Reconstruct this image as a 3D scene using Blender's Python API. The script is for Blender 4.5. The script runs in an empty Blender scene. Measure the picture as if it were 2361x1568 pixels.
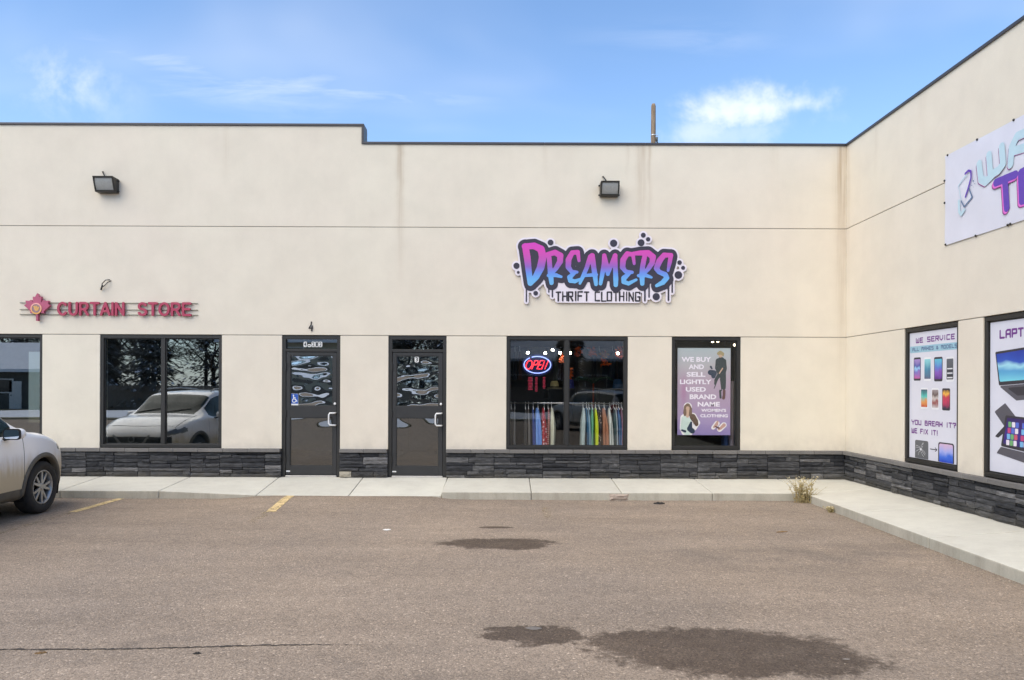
import bpy, bmesh, math, random
import numpy as np
from mathutils import Vector, Matrix, Euler

R = math.radians
random.seed(7)
sc = bpy.context.scene
col = sc.collection

# ------------------------------------------------------------------ camera
# level camera 12.6 m in front of the shop wall, eye 1.765 m above the lot, vertical lens shift
CAM_D, CAM_H, F_PX, S_PX = 12.6, 1.765, 1676.0, 133.0
cam = bpy.data.cameras.new('camera')
cam_o = bpy.data.objects.new('camera', cam)
col.objects.link(cam_o)
cam.sensor_width = 36.0
cam.lens = 36.0 * F_PX / 2360.0
cam.shift_x = 0.0040
cam.shift_y = 0.0466
cam.clip_end = 2000.0
cam_o.location = (0, -CAM_D, CAM_H)
cam_o.rotation_euler = (Matrix.Rotation(R(90), 3, 'X') @ Matrix.Rotation(0.0040, 3, 'Z')).to_euler()
sc.camera = cam_o

# ------------------------------------------------------------------ node helper
class NT:
    def __init__(self, tree):
        self.t = tree; self.nodes = tree.nodes; self.links = tree.links
    def add(self, kind, props=None, **inp):
        n = self.nodes.new(kind)
        for k, v in (props or {}).items():
            setattr(n, k, v)
        for k, v in inp.items():
            key = int(k[1:]) if (k[0] == '_' and k[1:].isdigit()) else k.replace('_', ' ')
            s = n.inputs[key]
            if isinstance(v, bpy.types.NodeSocket):
                self.links.new(v, s)
            else:
                s.default_value = v
        return n
    def math(self, op, a, b=0.0, c=None, clamp=False):
        n = self.nodes.new('ShaderNodeMath'); n.operation = op; n.use_clamp = clamp
        for i, v in enumerate((a, b) if c is None else (a, b, c)):
            if isinstance(v, bpy.types.NodeSocket): self.links.new(v, n.inputs[i])
            else: n.inputs[i].default_value = v
        return n.outputs[0]
    def mix(self, f, a, b, mode='MIX'):
        n = self.nodes.new('ShaderNodeMixRGB'); n.blend_type = mode
        for i, v in enumerate((f, a, b)):
            if isinstance(v, bpy.types.NodeSocket): self.links.new(v, n.inputs[i])
            else: n.inputs[i].default_value = v if i == 0 else (tuple(v) + (1,) if len(v) == 3 else v)
        return n.outputs[0]
    def ramp(self, f, stops, interp='LINEAR'):
        n = self.nodes.new('ShaderNodeValToRGB'); cr = n.color_ramp; cr.interpolation = interp
        while len(cr.elements) < len(stops): cr.elements.new(0.5)
        for e, (p, c) in zip(cr.elements, stops):
            e.position = p
            e.color = (c, c, c, 1) if isinstance(c, (int, float)) else tuple(c) + (1,)
        self.links.new(f, n.inputs[0])
        return n.outputs[0]
    def noise(self, vec, scale, detail=4.0, rough=0.55, dist=0.0):
        n = self.add('ShaderNodeTexNoise', Scale=scale, Detail=detail, Roughness=rough, Distortion=dist)
        if vec is not None: self.links.new(vec, n.inputs['Vector'])
        return n.outputs[0]
    def mapping(self, vec, loc=(0, 0, 0), rot=(0, 0, 0), scale=(1, 1, 1)):
        n = self.add('ShaderNodeMapping', Location=loc, Rotation=rot, Scale=scale)
        self.links.new(vec, n.inputs['Vector'])
        return n.outputs[0]
    def sep(self, vec):
        n = self.nodes.new('ShaderNodeSeparateXYZ'); self.links.new(vec, n.inputs[0]); return n.outputs

def srgb(r, g, b):
    f = lambda c: c / 12.92 if c <= 0.04045 else ((c + 0.055) / 1.055) ** 2.4
    return tuple(f(v / 255.0) for v in (r, g, b))

# ------------------------------------------------------------------ world: Nishita sky with drifting cloud
SUN_AZ, SUN_EL = R(222), R(50)
world = bpy.data.worlds.new('World'); sc.world = world; world.use_nodes = True
w = NT(world.node_tree); w.nodes.clear()
tc = w.nodes.new('ShaderNodeTexCoord')
sky = w.add('ShaderNodeTexSky', {'sky_type': 'NISHITA'})
sky.sun_disc = False; sky.sun_elevation = SUN_EL; sky.sun_rotation = SUN_AZ
sky.altitude = 500; sky.air_density = 1.0; sky.dust_density = 0.6; sky.ozone_density = 1.6
dx, dy, dz = w.sep(tc.outputs['Generated'])
ypos = w.math('MAXIMUM', dy, 0.02)
ga = w.math('DIVIDE', dx, ypos); gb = w.math('DIVIDE', dz, ypos)
front = w.math('GREATER_THAN', dy, 0.05)
gv = w.add('ShaderNodeCombineXYZ', X=ga, Y=gb, Z=0.0).outputs[0]
n1 = w.noise(gv, 9.0, 5.0, 0.62, 0.25)
n2 = w.noise(w.mapping(gv, loc=(3.1, 1.7, 0)), 34.0, 3.0, 0.6)
def blob(a0, b0, ra, rb, tilt, k=1.0, soft=0.85):
    da = w.math('SUBTRACT', ga, a0); db = w.math('SUBTRACT', gb, b0)
    u_ = w.math('ADD', w.math('MULTIPLY', da, math.cos(tilt)), w.math('MULTIPLY', db, math.sin(tilt)))
    v_ = w.math('SUBTRACT', w.math('MULTIPLY', db, math.cos(tilt)), w.math('MULTIPLY', da, math.sin(tilt)))
    u_ = w.math('DIVIDE', u_, ra); v_ = w.math('DIVIDE', v_, rb)
    d = w.math('ADD', w.math('POWER', w.math('ABSOLUTE', u_), 2.0), w.math('POWER', w.math('ABSOLUTE', v_), 2.0))
    d = w.math('SQRT', d)
    d = w.math('ADD', d, w.math('MULTIPLY', w.math('SUBTRACT', n1, 0.5), 1.9))
    d = w.math('ADD', d, w.math('MULTIPLY', w.math('SUBTRACT', n2, 0.5), 0.8))
    m = w.add('ShaderNodeMapRange', {'interpolation_type': 'SMOOTHERSTEP'}, Value=d, From_Min=1.0, From_Max=1.0 - soft, To_Min=0.0, To_Max=k).outputs[0]
    return w.math('MULTIPLY', m, front)
blobs = [blob(0.333, 0.385, 0.125, 0.045, 0.16, 0.76, 1.3),
         blob(0.262, 0.352, 0.10, 0.036, 0.35, 0.45, 1.3),
         blob(0.30, 0.348, 0.17, 0.035, 0.15, 0.30, 1.2),
         blob(0.398, 0.392, 0.060, 0.022, 0.05, 0.55, 1.2)]
ns = w.noise(w.mapping(gv, rot=(0, 0, 0.14), scale=(2.6, 15.0, 1)), 1.7, 5.0, 0.6, 0.5)
def wisp(a0, b0, ra, rb, tilt, k, lo=0.36, hi=0.66, nn=None):
    da = w.math('SUBTRACT', ga, a0); db = w.math('SUBTRACT', gb, b0)
    u_ = w.math('DIVIDE', w.math('ADD', w.math('MULTIPLY', da, math.cos(tilt)), w.math('MULTIPLY', db, math.sin(tilt))), ra)
    v_ = w.math('DIVIDE', w.math('SUBTRACT', w.math('MULTIPLY', db, math.cos(tilt)), w.math('MULTIPLY', da, math.sin(tilt))), rb)
    e = w.math('EXPONENT', w.math('MULTIPLY', w.math('ADD', w.math('MULTIPLY', u_, u_), w.math('MULTIPLY', v_, v_)), -1.0))
    m = w.add('ShaderNodeMapRange', {'interpolation_type': 'SMOOTHSTEP'}, Value=nn or ns, From_Min=lo, From_Max=hi, To_Min=0.0, To_Max=k).outputs[0]
    return w.math('MULTIPLY', w.math('MULTIPLY', e, m), front)
blobs += [wisp(-0.34, 0.412, 0.17, 0.032, -0.05, 0.42, 0.30, 0.75), wisp(-0.46, 0.446, 0.13, 0.020, -0.20, 0.32, 0.30, 0.75), wisp(-0.20, 0.402, 0.14, 0.014, -0.03, 0.40),
          wisp(-0.60, 0.415, 0.075, 0.045, -0.1, 0.55, 0.34, 0.70, n1), wisp(0.25, 0.48, 0.12, 0.02, 0.0, 0.12)]
cl = blobs[0]
for b_ in blobs[1:]:
    cl = w.math('MAXIMUM', cl, b_)
zc = w.math('ADD', w.math('MAXIMUM', dz, 0.0), 0.22)
pv = w.add('ShaderNodeCombineXYZ', X=w.math('DIVIDE', dx, zc), Y=w.math('DIVIDE', dy, zc), Z=0.0).outputs[0]
veil = w.noise(w.mapping(pv, loc=(0.3, 2.2, 0), scale=(0.55, 1.0, 1)), 1.3, 4.0, 0.55, 0.4)
veil = w.add('ShaderNodeMapRange', {'interpolation_type': 'SMOOTHSTEP'}, Value=veil, From_Min=0.45, From_Max=0.85, To_Min=0.0, To_Max=0.45).outputs[0]
cl = w.math('MAXIMUM', cl, veil)
skyc = w.mix(1.0, sky.outputs[0], (0.84, 0.97, 1.06), 'MULTIPLY')
CLOUD_V = 5.2
skyc = w.mix(cl, skyc, (CLOUD_V * 0.95, CLOUD_V * 0.975, CLOUD_V * 1.05))
hz = w.math('MULTIPLY', w.math('EXPONENT', w.math('MULTIPLY', w.math('MAXIMUM', dz, 0.0), -8.0)), 0.75)      # pale air low in the sky, all round
skyc = w.mix(hz, skyc, (CLOUD_V * 0.72, CLOUD_V * 0.80, CLOUD_V * 0.90))
bg = w.add('ShaderNodeBackground', Color=skyc, Strength=0.10)
wo = w.nodes.new('ShaderNodeOutputWorld'); w.links.new(bg.outputs[0], wo.inputs[0])

# ------------------------------------------------------------------ sun behind thin cloud
sl = bpy.data.lights.new('sun', 'SUN'); sl.energy = 1.5; sl.angle = R(70); sl.color = (1.0, 0.86, 0.645)
sun = bpy.data.objects.new('sun', sl); col.objects.link(sun)
sdir = Vector((math.sin(SUN_AZ) * math.cos(SUN_EL), math.cos(SUN_AZ) * math.cos(SUN_EL), math.sin(SUN_EL)))
sun.rotation_euler = sdir.to_track_quat('Z', 'Y').to_euler()
sun.location = sdir * 60

vs = sc.view_settings
vs.view_transform = 'Standard'; vs.look = 'None'; vs.gamma = 1.0; vs.use_curve_mapping = False
vs.exposure = 1.32
sc.cycles.max_bounces = 8
sc.cycles.transparent_max_bounces = 16
sc.cycles.caustics_reflective = False; sc.cycles.caustics_refractive = False
sc.cycles.sample_clamp_indirect = 4.0
sc.cycles.use_adaptive_sampling = True; sc.cycles.adaptive_threshold = 0.02

# ------------------------------------------------------------------ mesh helpers
def tag(o, label=None, cat=None, group=None, kind=None):
    if label: o['label'] = label
    if cat: o['category'] = cat
    if group: o['group'] = group
    if kind: o['kind'] = kind
    return o

def empty(name, loc=(0, 0, 0), label=None, cat=None, group=None):
    o = bpy.data.objects.new(name, None); col.objects.link(o); o.location = loc
    o.empty_display_size = 0.1
    return tag(o, label, cat, group)

def attach(o, parent):
    """parent a mesh written in world coordinates without moving it"""
    if parent is not None:
        o.parent = parent
        if parent.type == 'EMPTY':
            o.matrix_parent_inverse = Matrix.Translation(parent.location).inverted()
    return o

class MB:
    def __init__(self): self.v = []; self.f = []; self.m = []; self.cur = 0; self.sm = False
    def add(self, verts, faces):
        o = len(self.v); self.v += [tuple(p) for p in verts]
        for f in faces: self.f.append(tuple(o + i for i in f)); self.m.append(self.cur)
        return self
    def box(self, x0, x1, y0, y1, z0, z1):
        x0, x1 = min(x0, x1), max(x0, x1); y0, y1 = min(y0, y1), max(y0, y1); z0, z1 = min(z0, z1), max(z0, z1)
        return self.add([(x0, y0, z0), (x1, y0, z0), (x1, y1, z0), (x0, y1, z0), (x0, y0, z1), (x1, y0, z1), (x1, y1, z1), (x0, y1, z1)],
                        [(0, 3, 2, 1), (4, 5, 6, 7), (0, 1, 5, 4), (1, 2, 6, 5), (2, 3, 7, 6), (3, 0, 4, 7)])
    def hexa(self, p):   # 8 points, bottom ring then top ring
        return self.add(p, [(0, 3, 2, 1), (4, 5, 6, 7), (0, 1, 5, 4), (1, 2, 6, 5), (2, 3, 7, 6), (3, 0, 4, 7)])
    def tube(self, path, r, n=8, cap=True):
        path = [Vector(p) for p in path]; k = len(path)
        rr = r if hasattr(r, '__len__') else [r] * k
        vs_, up = [], Vector((0, 0, 1))
        prev = None
        for i, p in enumerate(path):
            t = (path[min(i + 1, k - 1)] - path[max(i - 1, 0)]).normalized()
            if prev is None:
                a = t.cross(up)
                if a.length < 1e-3: a = t.cross(Vector((1, 0, 0)))
                a.normalize()
            else:
                a = (prev - t * prev.dot(t))
                a = a.normalized() if a.length > 1e-6 else t.orthogonal().normalized()
            prev = a; b = t.cross(a)
            for j in range(n):
                an = 2 * math.pi * j / n
                vs_.append(p + (a * math.cos(an) + b * math.sin(an)) * rr[i])
        fs = []
        for i in range(k - 1):
            for j in range(n):
                fs.append((i * n + j, i * n + (j + 1) % n, (i + 1) * n + (j + 1) % n, (i + 1) * n + j))
        if cap:
            fs.append(tuple(range(n - 1, -1, -1))); fs.append(tuple((k - 1) * n + j for j in range(n)))
        return self.add(vs_, fs)
    def lathe(self, prof, n, M=None, close=False):   # prof = (radius, height) about local Z
        vs_, k = [], len(prof)
        for r, h in prof:
            for j in range(n):
                a = 2 * math.pi * j / n
                p = Vector((r * math.cos(a), r * math.sin(a), h))
                vs_.append(M @ p if M is not None else p)
        fs = []
        for i in range(k - 1 if not close else k):
            i2 = (i + 1) % k
            for j in range(n):
                fs.append((i * n + j, i * n + (j + 1) % n, i2 * n + (j + 1) % n, i2 * n + j))
        return self.add(vs_, fs)
    def grid(self, P, closed_u=False):   # P[i][j] points
        ni, nj = len(P), len(P[0]); vs_ = [p for r_ in P for p in r_]; fs = []
        for i in range(ni - 1 if not closed_u else ni):
            for j in range(nj - 1):
                a, b = i * nj + j, ((i + 1) % ni) * nj + j
                fs.append((a, b, b + 1, a + 1))
        return self.add(vs_, fs)
    def mesh(self, name):
        me = bpy.data.meshes.new(name); me.from_pydata(self.v, [], self.f)
        if any(self.m): me.polygons.foreach_set('material_index', self.m)
        if self.sm: me.polygons.foreach_set('use_smooth', [True] * len(me.polygons))
        me.update(); return me
    def build(self, name, mats, parent=None, bevel=0.0, smooth=False):
        self.sm = smooth
        me = self.mesh(name)
        return obj(name, me, mats, parent, bevel)

def obj(name, me, mats, parent=None, bevel=0.0):
    for m_ in (mats if isinstance(mats, (list, tuple)) else [mats]): me.materials.append(m_)
    o = bpy.data.objects.new(name, me); col.objects.link(o)
    if bevel:
        b = o.modifiers.new('bevel', 'BEVEL'); b.width = bevel; b.segments = 2; b.limit_method = 'ANGLE'; b.angle_limit = R(40)
    return attach(o, parent)

def struct(o): o['kind'] = 'structure'; return o

# elevations: wall coordinates of a measured point (2360 px wide survey of the facade)
def WX(px, py=894.0): return ((px - 1170.5) + 0.004 * (py - 894.0)) / S_PX
def WZ(py, px=1170.5): return CAM_H - ((py - 894.0) - 0.004 * (px - 1170.5)) / S_PX
WING_X = 5.855
class Wall:     # u along the wall (left to right as seen from the lot), z up, w outwards
    def __init__(self, wing): self.wing = wing
    def P(self, u, z, w_): return Vector((WING_X - w_, -u, z)) if self.wing else Vector((u, -w_, z))
    def box(self, mb, u0, u1, z0, z1, w0, w1):
        a, b = self.P(u0, z0, w0), self.P(u1, z1, w1)
        return mb.box(a.x, b.x, a.y, b.y, a.z, b.z)
    def frame(self, u, z, w_):
        o = self.P(u, z, w_); U = self.P(1, 0, 0) - self.P(0, 0, 0); N = self.P(0, 0, 1) - self.P(0, 0, 0)
        return o, U, Vector((0, 0, 1)), N
MAIN, WING = Wall(False), Wall(True)
def wing_u(px): return CAM_D - F_PX * WING_X / (px - 1170.5)
def wing_z(px, py): return CAM_H - ((py - 894.0) - 0.004 * (px - 1170.5)) * (WING_X / (px - 1170.5))

# ---- flat shapes from signed distances, contoured into plates with real thickness
def seg(X, Y, ax, ay, bx, by, r0, r1=None):
    r1 = r0 if r1 is None else r1
    dx_, dy_ = bx - ax, by - ay; L = dx_ * dx_ + dy_ * dy_ + 1e-12
    t = np.clip(((X - ax) * dx_ + (Y - ay) * dy_) / L, 0, 1)
    return np.hypot(X - ax - t * dx_, Y - ay - t * dy_) - (r0 + (r1 - r0) * t)
def stroke(X, Y, pts):      # pts (x, y, r)
    d = None
    for a, b in zip(pts[:-1], pts[1:]):
        s = seg(X, Y, a[0], a[1], b[0], b[1], a[2], b[2]); d = s if d is None else np.minimum(d, s)
    return d
def circ(X, Y, x, y, r): return np.hypot(X - x, Y - y) - r
def rect(X, Y, x0, x1, y0, y1, r=0.0):
    qx = np.abs(X - (x0 + x1) / 2) - (x1 - x0) / 2 + r; qy = np.abs(Y - (y0 + y1) / 2) - (y1 - y0) / 2 + r
    return np.hypot(np.maximum(qx, 0), np.maximum(qy, 0)) + np.minimum(np.maximum(qx, qy), 0) - r
def poly(X, Y, pts):
    d = np.full(X.shape, 1e9); ins = np.zeros(X.shape, bool); n = len(pts)
    for i in range(n):
        ax, ay = pts[i]; bx, by = pts[(i + 1) % n]
        d = np.minimum(d, seg(X, Y, ax, ay, bx, by, 0.0))
        c = ((ay > Y) != (by > Y))
        with np.errstate(divide='ignore', invalid='ignore'):
            c &= X < (bx - ax) * (Y - ay) / (by - ay if by != ay else 1e-12) + ax
        ins ^= c
    return np.where(ins, -d, d)

def plate(name, fn, x0, x1, y0, y1, res, frame, depth, mats, parent=None, w0=0.0, scale=1.0, mesh_only=False):
    """contour fn(X,Y)<0 on a grid; plate spans w0..w0+depth along the frame normal"""
    O, U, V, N = frame
    nx, ny = int(math.ceil((x1 - x0) / res)) + 1, int(math.ceil((y1 - y0) / res)) + 1
    xs = x0 + np.arange(nx) * res; ys = y0 + np.arange(ny) * res
    X, Y = np.meshgrid(xs, ys); D = fn(X, Y)
    inside = D < 0
    full = inside[:-1, :-1] & inside[1:, :-1] & inside[:-1, 1:] & inside[1:, 1:]
    anyi = inside[:-1, :-1] | inside[1:, :-1] | inside[:-1, 1:] | inside[1:, 1:]
    mb = MB(); pid = {}
    def vid(x, y, lvl):
        k = (round(x / res * 500), round(y / res * 500), lvl)
        if k not in pid:
            pid[k] = len(mb.v)
            mb.v.append(tuple(O + U * (x * scale) + V * (y * scale) + N * (w0 + (depth if lvl else 0.0))))
        return pid[k]
    def face(idx): mb.f.append(tuple(idx)); mb.m.append(0)
    side = []
    for j in range(ny - 1):
        i = 0
        while i < nx - 1:
            if full[j, i]:
                s = i
                while i < nx - 1 and full[j, i]: i += 1
                pts = [(xs[s], ys[j]), (xs[i], ys[j]), (xs[i], ys[j + 1]), (xs[s], ys[j + 1])]
                face([vid(x, y, 1) for x, y in pts]); continue
            if anyi[j, i]:
                c = [(xs[i], ys[j], D[j, i]), (xs[i + 1], ys[j], D[j, i + 1]), (xs[i + 1], ys[j + 1], D[j + 1, i + 1]), (xs[i], ys[j + 1], D[j + 1, i])]
                pg = []; kind = []
                for a, b in zip(c, c[1:] + c[:1]):
                    if a[2] < 0: pg.append((a[0], a[1])); kind.append(0)
                    if (a[2] < 0) != (b[2] < 0):
                        t = min(max(a[2] / (a[2] - b[2]), 0.02), 0.98)
                        pg.append((a[0] + t * (b[0] - a[0]), a[1] + t * (b[1] - a[1]))); kind.append(1)
                if len(pg) >= 3:
                    face([vid(x, y, 1) for x, y in pg])
                    for q in range(len(pg)):
                        q2 = (q + 1) % len(pg)
                        if kind[q] and kind[q2]: side.append((pg[q], pg[q2]))
            i += 1
    if depth > 0.0015:
        for a, b in side:
            face([vid(b[0], b[1], 1), vid(a[0], a[1], 1), vid(a[0], a[1], 0), vid(b[0], b[1], 0)])
    me = mb.mesh(name)
    if mesh_only: return me
    return obj(name, me, mats, parent)

# ---- lettering
_fc = bpy.data.curves.new('lettering', 'FONT')
_fo = bpy.data.objects.new('lettering', _fc); col.objects.link(_fo)
def glyphs(s, bold=0.0, depth=0.0, res=3, shear=0.0):
    _fc.body = s; _fc.size = 1.0; _fc.offset = bold; _fc.extrude = depth / 2; _fc.resolution_u = res; _fc.shear = shear
    _fc.fill_mode = 'FRONT' if depth == 0 else 'BOTH'
    dg = bpy.context.evaluated_depsgraph_get(); dg.update()
    me = bpy.data.meshes.new_from_object(_fo.evaluated_get(dg), depsgraph=dg)
    return me
def bounds(me):
    co = np.empty(len(me.vertices) * 3); me.vertices.foreach_get('co', co); co = co.reshape(-1, 3)
    return co
def text(name, s, frame, u0, u1, v0, v1, mats, parent=None, w0=0.0, depth=0.0, bold=0.0, res=3, shear=0.0):
    """text fitted into the rectangle u0..u1, v0..v1 of the frame"""
    O, U, V, N = frame
    me = glyphs(s, bold, 1.0 if depth else 0.0, res, shear)
    co = bounds(me); a, b = co.min(0), co.max(0)
    out = []
    for x, y, z in co:
        p = O + U * (u0 + (x - a[0]) / (b[0] - a[0]) * (u1 - u0)) + V * (v0 + (y - a[1]) / (b[1] - a[1]) * (v1 - v0)) + N * (w0 + (depth * (z + 0.5) if depth else 0))
        out += [p.x, p.y, p.z]
    me.vertices.foreach_set('co', out); me.materials.clear(); me.name = name; me.update()
    return obj(name, me, mats, parent)
# squared stroke alphabet on a 4 x 6 cell
SF = {'A': [[(0, 0), (0, 5), (1, 6), (4, 6), (4, 0)], [(0, 2.6), (4, 2.6)]], 'B': [[(0, 0), (0, 6), (3.5, 6), (3.5, 3.3), (0, 3.3)], [(3.5, 3.3), (4, 2.8), (4, 0), (0, 0)]],
      'C': [[(4, 6), (0, 6), (0, 0), (4, 0)]], 'D': [[(0, 0), (0, 6), (3, 6), (4, 5), (4, 1), (3, 0), (0, 0)]], 'E': [[(4, 6), (0, 6), (0, 0), (4, 0)], [(0, 3.1), (3.4, 3.1)]],
      'F': [[(4, 6), (0, 6), (0, 0)], [(0, 3.1), (3.2, 3.1)]], 'G': [[(4, 5.2), (4, 6), (0, 6), (0, 0), (4, 0), (4, 2.8), (2.2, 2.8)]], 'H': [[(0, 0), (0, 6)], [(4, 0), (4, 6)], [(0, 3), (4, 3)]],
      'I': [[(2, 0), (2, 6)]], 'K': [[(0, 0), (0, 6)], [(4, 6), (4, 3.6), (0, 3), (4, 2.4), (4, 0)]], 'L': [[(0, 6), (0, 0), (4, 0)]], 'M': [[(0, 0), (0, 6), (4, 6), (4, 0)], [(2, 6), (2, 2.5)]],
      'N': [[(0, 0), (0, 6), (4, 0), (4, 6)]], 'O': [[(0, 0), (0, 6), (4, 6), (4, 0), (0, 0)]], 'P': [[(0, 0), (0, 6), (4, 6), (4, 2.7), (0, 2.7)]],
      'R': [[(0, 0), (0, 6), (4, 6), (4, 3), (0, 3)], [(1.8, 3), (4, 0)]], 'S': [[(4, 6), (0, 6), (0, 3.2), (4, 2.8), (4, 0), (0, 0)]], 'T': [[(0, 6), (4, 6)], [(2, 6), (2, 0)]],
      'U': [[(0, 6), (0, 0), (4, 0), (4, 6)]], 'V': [[(0, 6), (0, 2), (2, 0), (4, 2), (4, 6)]], 'W': [[(0, 6), (0, 0), (4, 0), (4, 6)], [(2, 0), (2, 4.4)]], 'X': [[(0, 0), (4, 6)], [(0, 6), (4, 0)]],
      'Y': [[(0, 6), (0, 4.4), (2, 3), (4, 4.4), (4, 6)], [(2, 3), (2, 0)]], '&': [[(4, 0), (0.6, 4.8), (1.6, 6), (2.8, 5), (0, 1.6), (1, 0), (2.6, 0), (4, 2.4)]],
      '?': [[(0, 5), (0, 6), (4, 6), (4, 3.6), (2, 3), (2, 1.6)], [(2, 0), (2, 0.1)]], '!': [[(2, 6), (2, 1.8)], [(2, 0), (2, 0.1)]], "'": [[(2, 6), (1.6, 4.6)]], ' ': []}
def sf_layout(s):
    x, out = 0.0, []
    for ch in s:
        wd = {'I': 1.6, '!': 1.6, "'": 1.6, ' ': 3.0}.get(ch, 4.0); off = -1.2 if wd == 1.6 else 0.0
        out.append((ch, x + off)); x += wd + 1.9
    return out, x - 1.9
def sf_text(name, s, frame, u0, u1, v0, v1, r, mats, parent=None, w0=0.0, depth=0.001, res=None, wob=0.0, per_letter=False, shear=0.0):
    lay, W = sf_layout(s); su = (u1 - u0 - 2 * r) / W; sv = (v1 - v0 - 2 * r) / 6.0
    rng = random.Random(len(s) * 31 + 5)
    lines = []
    for ch, x in lay:
        L = []
        jx, jy = rng.uniform(-wob, wob), rng.uniform(-wob, wob)
        for st in SF[ch]:
            L.append([(u0 + r + (x + a) * su + jx + shear * b * sv, v0 + r + b * sv + jy, r * (1 if wob == 0 else rng.uniform(0.8, 1.25))) for a, b in st])
        if L: lines.append(L)
    res = res or r * 0.7
    def fn_for(Ls):
        def fn(X, Y):
            d = np.full(X.shape, 1e9)
            for L in Ls:
                for st in L: d = np.minimum(d, stroke(X, Y, st))
            return d
        return fn
    if per_letter:
        out = []
        for L in lines:
            xs = [p[0] for st in L for p in st]
            out.append(plate('letter', fn_for([L]), min(xs) - r * 2, max(xs) + r * 2, v0 - r * 2, v1 + r * 2, res, frame, depth, mats, parent, w0))
        return out
    return plate(name, fn_for(lines), u0 - r * 2, u1 + r * 2, v0 - r * 2, v1 + r * 2, res, frame, depth, mats, parent, w0)

# ------------------------------------------------------------------ materials
def pmat(name, colr, rough=0.6, metal=0.0, spec=0.5, **kw):
    m = bpy.data.materials.new(name); m.use_nodes = True
    b = m.node_tree.nodes['Principled BSDF']
    b.inputs['Base Color'].default_value = tuple(colr) + (1,)
    b.inputs['Roughness'].default_value = rough; b.inputs['Metallic'].default_value = metal
    b.inputs['Specular IOR Level'].default_value = spec
    for k, v in kw.items(): b.inputs[k.replace('_', ' ')].default_value = v
    return m
def worn(name, colr, rough=0.6, metal=0.0, var=0.12, scale=14.0, bump=0.0, bscale=160.0, spec=0.5):
    """plain colour with a little uneven grime and grain"""
    m = pmat(name, colr, rough, metal, spec); t = NT(m.node_tree); b = m.node_tree.nodes['Principled BSDF']
    c = t.nodes.new('ShaderNodeTexCoord').outputs['Object']
    n = t.noise(c, scale, 6, 0.6)
    f = t.ramp(n, [(0.3, 1.0 - var), (0.7, 1.0 + var * 0.6)])
    t.links.new(t.mix(1.0, colr, f, 'MULTIPLY'), b.inputs['Base Color'])
    t.links.new(t.math('ADD', rough - 0.08, t.math('MULTIPLY', n, 0.16)), b.inputs['Roughness'])
    if bump:
        bp = t.add('ShaderNodeBump', Strength=bump, Distance=0.01, Height=t.noise(c, bscale, 4, 0.6))
        t.links.new(bp.outputs[0], b.inputs['Normal'])
    return m
def emis(name, colr, s):
    m = bpy.data.materials.new(name); m.use_nodes = True; t = NT(m.node_tree); t.nodes.clear()
    e = t.add('ShaderNodeEmission', Color=tuple(colr) + (1,), Strength=s); o = t.nodes.new('ShaderNodeOutputMaterial')
    t.links.new(e.outputs[0], o.inputs[0]); return m

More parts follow.
